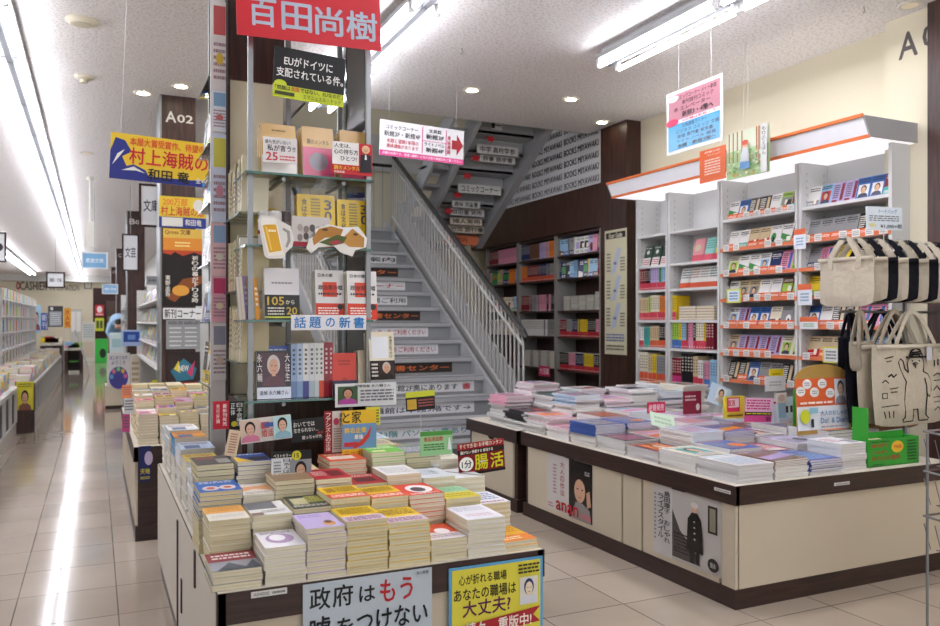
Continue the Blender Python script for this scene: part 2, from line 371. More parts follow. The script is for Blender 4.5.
# handrail and balusters
SL = RI/TR
def rail(x, lo, hi, n, label):
    r = thing('handrail', label, 'handrail', (0, 0, 0))
    z = lambda y: .155+(y-ST0)*SL
    g = M(); g.tube([(x, lo-.05, z(lo)+.72), (x, lo, z(lo)+.78), (x, hi, z(hi)+.78)], .024, m='blackrail', n=10); g.build('top_rail', r)
    g = M(); g.tube([(x, lo, z(lo)+.66), (x, hi, z(hi)+.66)], .012, m='whitemetal', n=8); g.tube([(x, lo, z(lo)+.06), (x, hi, z(hi)+.06)], .014, m='whitemetal', n=8); g.build('rail', r)
    for k in range(n):
        y = lo+(hi-lo)*k/(n-1); g = M(); g.tube([(x, y, z(y)+.03), (x, y, z(y)+.66), (x, y+.02, z(y)+.76)], .0085, m='whitemetal', n=6); g.build('baluster', r)
    return r
rail(3.17, 5.74, 8.9, 43, 'stair handrail with black top and white balusters beside the signed steps')
rail(1.775, 5.42, 8.9, 36, 'stair handrail with white balusters behind the glass tower')
# white corrugated guard panel between the two flights
g = M()
for k in range(40):
    y0 = 5.9+k*.072; y1 = y0+.072; f = lambda y: (y-ST0)*SL
    g.hexa([(3.186, y0, f(y0)-.35 if f(y0) > .36 else 0), (3.19+.016*(k % 2), y0, max(0, f(y0)-.35)), (3.19+.016*(k % 2), y1, max(0, f(y1)-.35)), (3.186, y1, max(0, f(y1)-.35)), (3.186, y0, f(y0)+.45), (3.19+.016*(k % 2), y0, f(y0)+.45), (3.19+.016*(k % 2), y1, f(y1)+.45), (3.186, y1, f(y1)+.45)], m='whitemetal')
g.build('guard_panel', None, 'white corrugated metal guard sheet rising along the stair balusters', 'guard panel')
# second flight, climbing back towards the room
s2 = thing('upper_flight', 'second stair flight seen from below with signs on its underside', 'staircase', (0, 0, 0))
X0, X1, Xm = 3.225, 4.28, 3.52
N2 = 12
for i in range(N2):
    y = yl+TR-i*TR; z = zt+(i+1)*RI
    g = M(); g.box(X0, X1, y-TR-.02, y, z-.035, z, m='stairwhite'); g.build('tread', s2)
    g = M(); g.box(Xm, X1, y-.02, y-.005, z-RI-.03, z-.035, m='stairwhite'); g.build('riser', s2)
for x, t, nm in ((X0, .03, 'stringer'), (Xm-.03, .05, 'stringer'), (X1, .09, 'stringer')):
    dy = TR*N2; dz = RI*N2; y = yl+TR
    g = M(); g.hexa([(x, y-dy, zt+dz-.16), (x+t, y-dy, zt+dz-.16), (x+t, y, zt-.16), (x, y, zt-.16), (x, y-dy, zt+dz+.09), (x+t, y-dy, zt+dz+.09), (x+t, y, zt+.09), (x, y, zt+.09)], m='stairwhite'); g.build(nm, s2)
r = thing('landing_rail', 'dark railing on the stair landing before the rear wall', 'railing')
g = M(); g.tube([(1.9, 9.6, zt+.9), (3.4, 9.6, zt+.9)], .02, m='blackrail'); g.build('top_rail', r)
for k in range(14): g = M(); g.tube([(1.9+k*.115, 9.6, zt), (1.9+k*.115, 9.6, zt+.9)], .007, m='whitemetal', n=6); g.build('baluster', r)
g = M(); g.box(1.95, 2.35, SYb-.012, SYb, zt+.3, zt+.75, '#aeb6c4', 'plain'); g.art([('r', .1, .1, .9, .9, '#c3cad6')], (1.95, SYb-.012, zt+.3), (1, 0, 0), (0, 0, 1), .4, .45); g.build('notice_board', None, 'grey framed notice on the landing wall', 'notice')
# riser signs: (step, u0, u1, style, text)
RS = [(1, 377, 470, 'w', '本館3階 パソコン書あり', '#4f8f95'), (2, 377, 474, 'w', '書籍館は本館3階です→', '#445'), (3, 377, 474, 'w', '書は本館2F奥にあります書', '#222'),
      (4, 377, 452, 'd', '文専門書センター', ''), (5, 377, 438, 'w', 'エレベーターをご利用ください', '#922'), (6, 377, 428, 'w', 'エレベーターをご利用ください', '#922'),
      (7, 377, 420, 'd', '専門書センター', ''), (8, 377, 407, 'w', '3・4階ご利用', '#333'), (9, 377, 405, 'w', '新コーナー', '#b22'), (10, 377, 398, 'd', 'センター', ''), (11, 377, 396, 'w', 'ご案内', '#333')]
RSL = ['teal lettering on white, lowest visible riser', 'grey lettering on white, riser just above the teal one', 'white riser strip saying 2F in black between red marks', 'dark strip with orange letters, lowest dark one', 'white strip with dark red letters above the lowest dark strip', 'white strip with dark red letters, two risers above the lowest dark strip',
       'dark strip with orange letters in mid stair', 'white strip with small black letters above the mid-stair dark strip', 'white strip with bright red letters near the stair top', 'dark strip with orange letters, topmost dark one', 'white strip with black letters, topmost of all riser strips']
for k, (i, u0, u1, s, tx, col) in enumerate(RS):
    i += 1; y = ST0+i*TR+.024; zc = (i+1)*RI-.035; z0 = zc-.1
    a = P(u0-30, 350, Y=y).x; b = min(P(u1, 350, Y=y).x, sx1-.02)
    base = '#d2d2d4' if s == 'w' else '#2b2320'
    ops = [('T', tx, .12, .22, .97, .78, col if (s == 'w') else '#d0682f')]
    if s == 'w' and k in (2,): ops = [('T', tx[:-1], .2, .2, .86, .8, '#1e1e1e'), ('r', .1, .2, .17, .8, '#b3323c'), ('T', '書', .9, .2, .97, .8, '#b3323c')]
    board('riser_sign', b-a, .088, base, ops, 'stair riser sign: '+RSL[k], 'sign', ((a+b)/2, y, z0+.006), th=.002, group='signs on the stair risers')
# signs on the underside
def onflight(u, v):
    lo, hi = 6.5, 8.9
    for _ in range(40):
        m = (lo+hi)/2; z = P(u, v, Y=m).z; s = zt-.1+(yl+TR-m)*SL
        if z > s: hi = m
        else: lo = m
    return m
US = [(491, 121, 502, 130, '#c9c7c4', 'F', '#222222', 'single letter F plate high on the stair underside'), (477, 146, 518, 155, '#c9c7c4', '中学 高校学参', '#222222', 'white plate reading about school study aids under the stairs'),
      (480, 156, 515, 163, '#c9c7c4', '辞書 語学書', '#222222', 'white plate for dictionaries just under the school plate'), (458, 185, 501, 194, '#c9c7c4', 'コミックコーナー', '#222222', 'white comic corner plate in the middle of the stair underside'),
      (452, 201, 480, 208, '#c4c2c0', '趣味 児童書', '#333333', 'upper plate of the pair below the comic corner plate'), (450, 209, 484, 216, '#c4c2c0', '自由書 実用', '#333333', 'lower plate of the pair below the comic corner plate'),
      (450, 218, 482, 225, '#d3c7b4', '婦人実用', '#333333', 'cream plate above the map and travel plate'), (447, 226, 486, 233, '#d3c7b4', '地図 旅行書', '#333333', 'cream map and travel plate near the stair underside foot')]
for u0, v0, u1, v1, c, tx, tc, lb in US:
    y = onflight((u0+u1)/2, (v0+v1)/2); w_, h_, l = onY(u0, v0, u1, v1, y)
    board('hanging_sign', w_, h_, c, [('T', tx, .08, .16, .92, .84, tc)], lb, 'sign', l, group='plates under the upper stair flight')
for k, (u, v) in enumerate(((491, 139), (476, 158), (468, 176), (458, 195), (449, 211), (446, 228))):
    y = onflight(u, v); w_, h_, l = onY(u-4, v-4, u+4, v+4, y-.01)
    board('arrow_sign', w_, h_, '#b3242c', [], 'red arrow tag, %s from the top along the stair underside' % ordn(k), 'sign', l, outline=[(0, .2), (.5, .2), (.5, 0), (1, .5), (.5, 1), (.5, .8), (0, .8)], group='red arrow tags under the stairs')
y = onflight(464, 240); w_, h_, l = onY(444, 234, 482, 246, y)
board('arrow_board', w_, h_, '#d8794f', [('T', 'ご案内', .15, .3, .6, .7, '#7b2a1a')], 'orange arrow board at the foot of the stair underside', 'sign', l, outline=[(0, .1), (.75, .1), (.75, -.1), (1, .5), (.75, 1.1), (.75, .9), (0, .9)])
# floor above: BOOKS MIYAWAKI wall banner
g = M(); X = 4.69; ya, yb, za, zb = 9.0, 6.86, 2.68, 3.9
ops = []
for r_ in range(10):
    for c_ in range(3):
        x0 = c_*.333+.01; ops += [('T', 'BOOKS', x0, r_*.1+.02, x0+.115, r_*.1+.075, '#1c1c1e'), ('T', 'MIYAWAKI', x0+.13, r_*.1+.02, x0+.31, r_*.1+.075, '#1c1c1e')]
g.box(X, X+.008, yb, ya, za, zb, '#c9c9cb'); g.art(ops, (X, ya, za), (0, -1, 0), (0, 0, 1), ya-yb, zb-za, eps=.0002)
g.build('wall_banner', None, 'white wall banner repeating BOOKS MIYAWAKI in black behind the stairs', 'banner')
w_, h_, l = onX(605, 229.5, 627, 354.5, 4.678)
ops = [('r', .06, .93, .94, .98, '#2a2523'), ('T', 'Floor Guide', .2, .935, .8, .975, '#e8e0c8')]
for k in range(3):
    y = .64-k*.22; ops += [('p', [(.3, y), (.5, y+.02), (.75, y+.2), (.6, y+.22)], '#b9c3dc'), ('s', .1, y+.02, .28, y+.18, '#7d7a70', 6), ('s', .72, y+.02, .93, y+.14, '#7d7a70', 5), ('r', .42, y+.08, .55, y+.1, '#6f7fae')]
ops += [('s', .1, .1, .9, .17, '#6f7fae', 3), ('s', .1, .03, .9, .08, '#77746b', 2)]
board('floor_guide', w_, h_, '#d8d2b4', ops, 'tall cream floor guide sheet on the walnut column', 'sign', l, rz=-PI/2)
R = random.Random(7)
CREAM = ['#dbd2b2', '#ddd5ba', '#d6cca8', '#e0dac6']
BR = {'white': '#e4e2df', 'cream': '#e2d9c2', 'yellow': '#e3c21f', 'orange': '#de7a2c', 'red': '#bf2a2c', 'maroon': '#7c2233', 'pink': '#dd8ca8', 'lavender': '#b3a2cc', 'blue': '#2f63ad',
      'sky blue': '#8fb9d8', 'navy': '#232f5c', 'green': '#3f8a4d', 'lime': '#9dc34a', 'teal': '#48a79f', 'grey': '#8d8d8f', 'black': '#252326', 'brown': '#6e4b39', 'beige': '#cdb691'}
# ---- cover designs: shapes in fractions of the cover ----
def design(base, k, R):
    """k picks the layout; returns (base colour, shapes)"""
    b = BR[base]; ac = BR[R.choice([c for c in BR if c != base])]; dk = '#2a2628' if base not in ('black', 'navy', 'maroon', 'brown') else '#e6e0d4'
    o = []
    if k == 0: o = [('s', .1, .72, .9, .92, dk, 2), ('s', .2, .64, .8, .68, dk, 1), ('r', 0, 0, 1, .28, ac), ('s', .08, .06, .9, .22, '#f0ece4', 3)]
    elif k == 1: a1, a2 = R.uniform(.3, .7), R.uniform(.3, .6); o = [('e', a1, a2, R.uniform(.15, .35), R.uniform(.12, .25), ac), ('p', [(a1-.1, .1), (a1+.15, .12), (a1+.1, a2), (a1-.05, a2+.05)], dk), ('s', .08, .8, .92, .95, dk, 2), ('s', .25, .06, .75, .1, dk, 1)]
    elif k == 2: o = [('r', .68, .1, .92, .92, ac), ('s', .1, .2, .55, .9, dk, 7), ('r', .1, .04, .5, .14, ac)]
    elif k == 3: o = [('f', .12, .06, .88, .66, ac, '#2b2220', '#3a3f55', '#d9ae8e'), ('s', .08, .74, .92, .94, dk, 2)]
    elif k == 4: q1, q2 = R.uniform(.1, .7), R.uniform(.2, .7); o = [('p', [(0, 0), (1, 0), (1, q1), (0, q2)], ac), ('s', .1, .72, .9, .93, dk, 2), ('r', .55, .1, R.uniform(.7, .95), R.uniform(.3, .5), '#f0e8d8'), ('s', .08, .06, .5, .2, '#f4efe6', 3)]
    elif k == 5: q1 = R.uniform(.2, .6); o = [('r', .06, .3, .94, .72, ac), ('r', q1, .34, q1+.2, .6, '#f2e7cf'), ('p', [(q1+.1, .32), (.9, .32), (.9, R.uniform(.4, .66)), (.6, .6)], dk), ('s', .1, .8, .9, .93, dk, 2), ('s', .1, .06, .9, .22, dk, 3)]
    return b, o
def flat_mesh(name, w_, d_, t, base, ops, pc, spinecol=None, m='print'):
    g = M(); c = .0006
    g.box(.001, w_-.001, .0005, d_-.002, c, t-c, pc, 'pages')
    g.box(0, w_, 0, d_, t-c, t, base, m); g.box(0, w_, 0, d_, 0, c, base, m); g.box(w_-.0012, w_, .0005, d_-.0005, c, t-c, spinecol or base, m)
    g.art(ops, (0, 0, t), (1, 0, 0), (0, 1, 0), w_, d_, m, .0003)
    return g.mesh(name)
def up_mesh(name, w_, h, t, base, ops, pc='#e3dfd2', m='gloss', n=1):
    """book standing upright, cover facing -Y, w_ wide, h tall, t thick"""
    g = M(); c = .001
    for i in range(n):
        y = i*t; sh = .002*(i % 2)
        g.box(-w_/2+.001+sh, w_/2-.002, y+c, y+t-c, .001, h-.002, pc, 'pages')
        g.box(-w_/2+sh, w_/2, y, y+c, 0, h, base, m); g.box(-w_/2+sh, w_/2, y+t-c, y+t, 0, h, base, m); g.box(w_/2-.001, w_/2, y+c, y+t-c, 0, h, base, m)
    g.art(ops, (-w_/2, 0, 0), (1, 0, 0), (0, 0, 1), w_, h, m, .0003)
    return g.mesh(name)
def spine_mesh(name, t, h, d_, base, ops):
    """book shelved spine outwards, spine facing -Y"""
    g = M(); g.box(0, t, 0, d_, 0, h, base, 'gloss'); g.box(.0012, t-.0012, .004, d_-.001, h, h+.0002, '#e3dfd2', 'pages')
    g.art(ops, (0, 0, 0), (1, 0, 0), (0, 0, 1), t, h, 'gloss', .0003)
    return g.mesh(name)
# ================= TABLES =================
TZ = .54
def cabinet(name, label, x0, x1, y0, y1, doors_side, front, post=True, cat='display table'):
    t = thing(name, label, cat)
    g = M(); g.box(x0, x1, y0, y1, TZ-.012, TZ, '#d2cabb', 'plain'); g.build('tabletop', t)
    g = M(); e = .004; z0 = TZ-.085
    for a in ((x0, x1, y0-e, y0+.02), (x0, x1, y1-.02, y1+e), (x0-e, x0+.02, y0-e, y1+e), (x1-.02, x1+e, y0-e, y1+e)): g.box(*a, z0, TZ-.001, m='walnuth')
    g.build('apron', t)
    g = M(); g.box(x0+.006, x1-.006, y0+.006, y1-.006, 0, .085, m='walnuth'); g.build('plinth', t)
    g = M(); g.box(x0+.02, x1-.02, y0+.02, y1-.02, .085, z0, m='walnuth'); g.build('carcass', t)
    for a, b in doors_side:        # cream panels on the aisle side, reaching from Y a to Y b
        g = M(); g.box(x0+.006, x0+.02, a+.003, b-.003, .088, z0-.002, m='creampanel')
        if b-a > .5: yc = (a+b)/2; g.prism([(-.05, 0), (.05, 0), (.03, -.018), (-.03, -.018)], (x0+.0055, yc, z0-.002), (0, -1, 0), (0, 0, 1), (-1, 0, 0), .002, '#2a1c18', 'plain')
        g.build('side_panel', t, 'cream panel')
    for a, b in front:
        g = M(); g.box(a+.003, b-.003, y0+.006, y0+.02, .088, z0-.002, m='creampanel'); g.build('end_panel', t, 'cream panel')
    return t
RT = cabinet('magazine_table', 'long walnut-edged magazine table end unit with two posters on its cream side', 2.507, 3.95, 2.645, 4.56, [(2.65, 2.74), (2.75, 3.30), (3.31, 3.47), (3.48, 4.49)], [(2.53, 3.90)])
g = M(); g.box(-.05, .05, -.002, 0, 0, .014, '#d5d3cf', 'print'); g.art([('t', 'A03000', .08, .2, .5, .8, '#444444'), ('s', .55, .2, .95, .8, '#666666', 1)], (-.05, -.002, 0), (1, 0, 0), (0, 0, 1), .1, .014)
g.build('shelf_label', RT, 'white label strip', loc=(3.15, 2.641, TZ-.05))
o = g.build('shelf_label', RT, 'white label strip', loc=(2.5025, 2.72, TZ-.04), rot=(0, 0, -PI/2))
cabinet('magazine_table', 'far unit of the magazine table beside the stair foot', 2.49, 3.95, 4.60, 5.37, [(4.66, 5.3)], [])
FT = cabinet('bestseller_table', 'cream and walnut bestseller table carrying the glass tower', .29, 1.268, 2.17, 4.30, [(2.62, 3.2), (3.22, 3.8), (3.82, 4.28)], [(.31, 1.25)])
g = M(); g.box(.284, .2905, 2.175, 4.3, .09, TZ-.003, '#cfc8bc', 'plain'); g.build('side_skin', FT, 'pale grey-cream side sheet')
for y, z0, z1 in ((2.62, .42, .535), (3.05, .2, .32), (3.2, .1, .5)): g = M(); g.box(.279, .285, y, y+.025, z0, z1, m='walnuth'); g.build('edge_strip', FT)
g = M(); g.box(0, .095, -.002, 0, 0, .016, '#d5d3cf'); g.art([('t', 'A04000', .06, .2, .5, .8, '#444444'), ('s', .58, .15, .95, .85, '#777777', 1)], (0, -.002, 0), (1, 0, 0), (0, 0, 1), .095, .016)
g.build('shelf_label', FT, 'white label strip A04000', loc=(P(251, 592, Y=2.165).x, 2.165, P(260, 597, Y=2.165).z))
cabinet('pocket_book_table', 'next walnut-ended table along the aisle piled with pocket books', .20, 1.35, 4.92, 7.25, [(4.94, 5.6), (5.62, 6.4), (6.42, 7.2)], [])
# ================= FRONT TABLE STACKS =================
pile = M(); IND = [0]
def stack(nm, x, y, w_, d_, n, t, me_top, me_low, desc, where, show, pilecol, cat='book', z0=TZ, jit=.003, lim=300, cnt=IND, grp=None, pile=pile, stepz=1.02):
    """n copies, the upper `show` as objects, the rest merged in the uncounted pile"""
    ang0 = R.uniform(-.02, .02)
    for i in range(n):
        z = z0+i*t*stepz; k = n-1-i
        dx, dy, a = R.uniform(-jit, jit), R.uniform(-jit, jit), ang0+R.uniform(-.012, .012)
        if k < show and cnt[0] < lim:
            cnt[0] += 1
            me = me_top if k == 0 else me_low
            lb = ('%s %s on top of %s' % (desc, nm.replace('_', ' '), where)) if k == 0 else ('lower copy of the %s %s, %s' % (desc, nm.replace('_', ' '), where))
            link(nm, me, None, lb, cat, grp+', '+where if grp else where, None, (x+dx, y+dy, z), (0, 0, a))
        else: pile.box(x+dx+.001, x+dx+w_-.001, y+dy+.001, y+dy+d_-.001, z, z+t, pilecol, 'pages')
def T_(tx, *a): return ('T', tx)+a
YR = [('r', 0, 0, 1, .36, '#cf4a2c'), ('s', .08, .08, .92, .28, '#f0e6d8', 2), ('T', '腸', .1, .5, .35, .85, '#a2701a'), ('s', .4, .5, .9, .9, '#9a7a20', 5)]
YM = [('r', 0, 0, 1, .36, '#c9b8c4'), ('s', .08, .05, .92, .3, '#7a2237', 3), ('s', .1, .5, .9, .92, '#a38420', 6)]
FR = [  # row Y, [(u0,u1, top v, description, base, shapes)]
 (2.185, [(213, 263, 569, 'maroon and grey photo cover', '#8e8f94', [('r', 0, .5, 1, 1, '#8a2f38'), ('s', .1, .6, .9, .9, '#e6dcd6', 2), ('p', [(.1, 0), (.4, .4), (.7, .1), (.9, .45), (1, 0)], '#4a5058')]),
   (265, 306, 546, 'white cover with pale purple drawing', '#e2dfe2', [('e', .5, .5, .35, .3, '#a88fb0'), ('e', .45, .55, .2, .2, '#ece8ea'), ('s', .1, .8, .9, .95, '#8c8492', 2)]),
   (307, 346, 527, 'lavender cover', '#b8a8cf', [('s', .1, .7, .7, .92, '#8f7cae', 2), ('e', .7, .25, .16, .16, '#d49a5a'), ('e', .7, .33, .1, .1, '#6a4a3a')]),
   (347, 388, 520, 'yellow cover with purple band', '#dcb51e', YM), (389, 430, 521, 'yellow cover with plum band', '#dfba22', YM[:2]+[('s', .1, .5, .9, .92, '#8f6f18', 5)]),
   (431, 467, 538, 'orange and white cover', '#d8cfd2', [('p', [(0, .5), (1, .35), (1, 1), (0, 1)], '#d24f2e'), ('e', .6, .5, .2, .18, '#e8e0e0'), ('s', .1, .1, .9, .3, '#a8959c', 2)]),
   (468, 505, 518, 'white cover with faint pink print', '#dcdbe0', [('s', .15, .2, .85, .4, '#c9a3ae', 2), ('s', .1, .6, .9, .9, '#b5b3bf', 4)]),
   (506, 541, 540, 'yellow and orange cover', '#e2a81f', [('r', 0, 0, 1, .4, '#d97c26'), ('s', .1, .1, .7, .3, '#f2dfb0', 2), ('s', .1, .55, .9, .9, '#c58715', 3)])]),
 (2.375, [(210, 251, 519, 'cream cover with orange header', '#dcd5c6', [('r', 0, .5, 1, 1, '#dfa458'), ('s', .1, .62, .9, .9, '#c98a3c', 3), ('s', .1, .15, .9, .35, '#c2bfbb', 2)]),
   (252, 292, 514, 'dark grey banded cover', '#dcdad6', [('r', 0, .45, .75, 1, '#6d6e72'), ('r', 0, 0, .3, .2, '#8a6f62'), ('s', .3, .15, .9, .35, '#9c9a98', 2)]),
   (293, 331, 507, 'olive and black patterned cover', '#3c3e36', [('r', .1, .3, .5, .8, '#b6b089'), ('s', .05, .1, .95, .25, '#d8d5c5', 2), ('s', .5, .4, .95, .9, '#c9c15a', 5)]),
   (332, 371, 497, 'yellow cover with scarlet band', '#deb41f', YR), (372, 409, 497, 'yellow cover with vermilion band', '#e0b724', YR[:2]+[('s', .1, .5, .9, .9, '#a5801e', 6)]),
   (410, 445, 494, 'red and white portrait cover', '#d9412e', [('e', .55, .5, .36, .34, '#e8e2e0'), ('e', .5, .45, .2, .2, '#4a3a3c'), ('s', .1, .03, .9, .15, '#efe4de', 2)]),
   (446, 481, 497, 'mint and yellow cover', '#d8c73a', [('r', 0, .5, 1, 1, '#9cc9a0'), ('s', .1, .6, .9, .9, '#6fa57c', 3), ('s', .1, .1, .9, .4, '#a99a22', 2)]),
   (482, 515, 502, 'white cover with blue lettering', '#dedee4', [('s', .1, .3, .9, .9, '#6977a4', 4), ('s', .1, .05, .9, .2, '#a34f5c', 1)])]),
 (2.565, [(199, 242, 491, 'blue cover with two round eyes', '#2f62ae', [('e', .3, .3, .2, .2, '#d9c7c3'), ('e', .7, .3, .2, .2, '#d9c7c3'), ('e', .3, .3, .1, .1, '#b8563f'), ('e', .7, .3, .1, .1, '#b8563f'), ('s', .1, .7, .9, .92, '#dfe6f2', 2)]),
   (243, 274, 494, 'orange wave cover', '#dcd3c8', [('p', [(0, .3), (.5, .5), (1, .3), (1, .8), (0, .7)], '#dba070'), ('s', .1, .05, .9, .25, '#a5a09a', 2)]),
   (275, 314, 480, 'brown photo cover', '#8d7256', [('s', .1, .6, .9, .9, '#e4d9c6', 3)]),
   (316, 352, 478, 'crimson cover', '#b3242c', [('r', .5, .2, .9, .8, '#6a1a20'), ('s', .08, .3, .45, .8, '#e6c8c0', 4)]), (353, 387, 483, 'crimson cover with dark square', '#a8202a', [('r', .2, .2, .8, .6, '#54161c'), ('s', .1, .7, .9, .9, '#e0c4bd', 2)]),
   (388, 422, 474, 'white cover with grey print', '#e0dedd', [('s', .1, .2, .9, .8, '#adabac', 6)]), (423, 455, 477, 'pale blue-white cover', '#d9dde2', [('s', .1, .3, .7, .8, '#93a1b3', 4)]),
   (456, 487, 477, 'white cover with diagonal line', '#dfdfe0', [('p', [(0, .9), (.05, 1), (1, .1), (.95, 0)], '#7b7b80')])]),
 (2.755, [(198, 235, 464, 'charcoal cover with red title', '#4a4846', [('s', .1, .6, .6, .9, '#b0453a', 2), ('r', .6, .1, .95, .6, '#9a9690')]),
   (237, 271, 461, 'navy cover with yellow corner', '#2d4a86', [('p', [(0, 0), (.5, 0), (0, .7)], '#dcb63a'), ('r', .4, .1, .95, .5, '#20222a'), ('s', .1, .75, .9, .92, '#d3dcec', 1)]),
   (284, 318, 470, 'sand-coloured cover', '#cbb892', [('s', .1, .3, .9, .8, '#8a7650', 5)]),
   (330, 371, 460, 'red-spined orange cover', '#d9572f', [('r', .1, .2, .8, .6, '#e4d4c4'), ('s', .1, .7, .9, .9, '#f0e4d4', 2)]),
   (372, 405, 452, 'bright green cover', '#6fbf3f', [('s', .1, .5, .9, .9, '#e4efc8', 3), ('r', .1, .1, .5, .3, '#efe7b0')]),
   (406, 440, 452, 'slate grey cover', '#7d8088', [('s', .1, .2, .9, .8, '#c8cad0', 4)]), (441, 474, 458, 'ivory cover', '#dcd6c6', [('s', .1, .3, .9, .8, '#a79f8c', 5)])])]
RW = ['front row', 'second row', 'third row', 'fourth row']
for ri, (y, row) in enumerate(FR):
    for ci, (u0, u1, vt, desc, base, ops) in enumerate(row):
        a, b = P(u0, vt, Y=y), P(u1, vt, Y=y); t = R.choice([.0145, .017, .019]); w_ = min(b.x-a.x, .135)
        hgt = (a.z+b.z)/2-TZ; n = max(2, round(hgt/(t*1.02))); d_ = .174 if ri < 3 else .17
        t = hgt/n/1.02; x = min(a.x, 1.262-w_)
        pc = R.choice(CREAM); sp = '#c03a34' if 'red-spined' in desc else base
        mt = flat_mesh('paperback_top', w_, d_, t, base, ops, pc, sp); ml = flat_mesh('paperback_low', w_, d_, t, base, [], pc, sp)
        stack('paperback_book', x, y, w_, d_, n, t, mt, ml, desc, '%s, %s stack from the aisle' % (RW[ri], ordn(ci)), n if ri == 0 else (7 if ri == 1 else 6 if ri == 2 else 5), pc, grp='table stacks')
# stacks beside and behind the tower on its stair side
for k, (y, x, w_, hgt, desc, base) in enumerate(((2.95, 1.02, .12, .16, 'pale cream cover', '#e0dccb'), (2.95, 1.145, .12, .18, 'rose cover', '#cf8f9a'), (3.14, 1.02, .12, .2, 'buff cover', '#d8c9a4'), (3.14, 1.145, .12, .17, 'apple green cover', '#95c06a'), (3.33, 1.05, .12, .2, 'white and sky cover', '#c6d6e2'), (3.33, 1.175, .09, .15, 'tan cover', '#bd9c70'))):
    t = .0165; n = round(hgt/t/1.02); pc = R.choice(CREAM)
    mt = flat_mesh('paperback_top', w_, .174, t, base, [('s', .1, .3, .9, .85, '#807c78', 4)], pc); ml = flat_mesh('paperback_low', w_, .174, t, base, [], pc)
    stack('paperback_book', x, y, w_, .174, n, t, mt, ml, desc, 'stack beside the tower, %s toward the stairs' % ordn(k), 4, pc, grp='table stacks')
# aisle-side strip of the same table: green-spined books, manga piles
SIDE = [(2.63, .296, .11, .15, .17, 'green-spined cover', '#3c3a38', '#2f7d3e'), (2.66, .296, .0, 0, 0, '', '', ''), (2.86, .30, .13, .18, .19, 'white magazine-size cover', '#d8d8da', '#e0e0e0'), (3.08, .30, .12, .18, .20, 'yellow dotted cover', '#d9c25a', '#e2dfd5'),
        (3.30, .30, .13, .2, .21, 'pale blue and white cover', '#b9cbe0', '#e6e6e8'), (3.54, .30, .13, .2, .23, 'orange and blue cover', '#dd9336', '#4a9bd0'), (3.80, .30, .13, .2, .22, 'white wavy cover', '#dfe0dc', '#cfcfcf'), (4.05, .30, .13, .2, .2, 'silver cover', '#bcc4c4', '#cfd4d2')]
for k, (y, x, w_, d_, hgt, desc, base, sp) in enumerate(SIDE):
    if not d_: continue
    t = .013; n = round(hgt/t/1.02); pc = '#dcd8cf'
    g = M(); g.box(.001, w_, .001, d_-.001, .001, t-.001, pc, 'pages'); g.box(0, w_, 0, d_, t-.001, t, base); g.box(0, .0015, 0, d_, 0, t, sp); g.box(0, w_, -.0005, .001, 0, t, sp if 'green' in desc else pc)
    ml = g.mesh('manga_low'); g.art([('s', .1, .6, .9, .9, '#8a3a36', 2), ('r', .15, .1, .6, .5, '#5d6f96')], (0, 0, t), (1, 0, 0), (0, 1, 0), w_, d_); mt = g.mesh('manga_top')
    stack('paperback_book', x, y, w_, d_, n, t, mt, ml, desc, 'aisle-edge pile, %s from the front corner' % ordn(k if k == 0 else k-1), 6, pc, grp='table edge piles')
pile.build('book_pile', None, 'lower copies hidden inside the bestseller table stacks', 'books', kind='stuff')
# ================= GLASS TOWER =================
tw = thing('glass_display_tower', 'tall glass-shelved book tower with steel posts on the bestseller table', 'display shelf')
TX0, TX1, TY0, TY1, TT = .515, .965, 3.0, 3.42, 2.75
for x, y in ((TX0, TY0), (TX1, TY0), (TX1, TY1-.02), (TX0+.235, TY1+.02)):
    g = M(); g.box(x-.009, x+.009, y-.009, y+.009, TZ, TT, m='steel')
    g.build('post', tw)
SH = [2.62, 1.80, 1.533, 1.258, .962]
for i, z in enumerate(SH):
    g = M(); g.box(TX0-.02, TX1+.012, TY0-.03, TY0+.24, z-.008, z, m='glass'); g.box(TX0-.02, TX1+.012, TY0-.032, TY0-.03, z-.008, z, m='glassedge')
    g.box(TX0-.022, TX0-.02, TY0-.03, TY0+.24, z-.008, z, m='glassedge')
    s = g.build('glass_shelf', tw)
    for x in (TX0+.12, TX1-.1):
        g = M(); g.tube([(x, TY0-.01, z-.018), (x, TY0+.24, z-.018)], .008, m='steel'); g.build('bracket', s)
g = M(); g.box(TX0, TX1+.012, TY0-.02, TY1, TT, TT+.02, m='steel'); g.build('top_frame', tw)
g = M(); g.box(TX1+.011, TX1+.014, TY0+.01, TY1-.03, TZ, TT, m='glass'); g.build('side_glass', tw)
g = M(); g.box(TX0, TX1, TY0+.26, TY0+.28, TZ, .955, m='walnut'); g.build('lower_panel', tw)
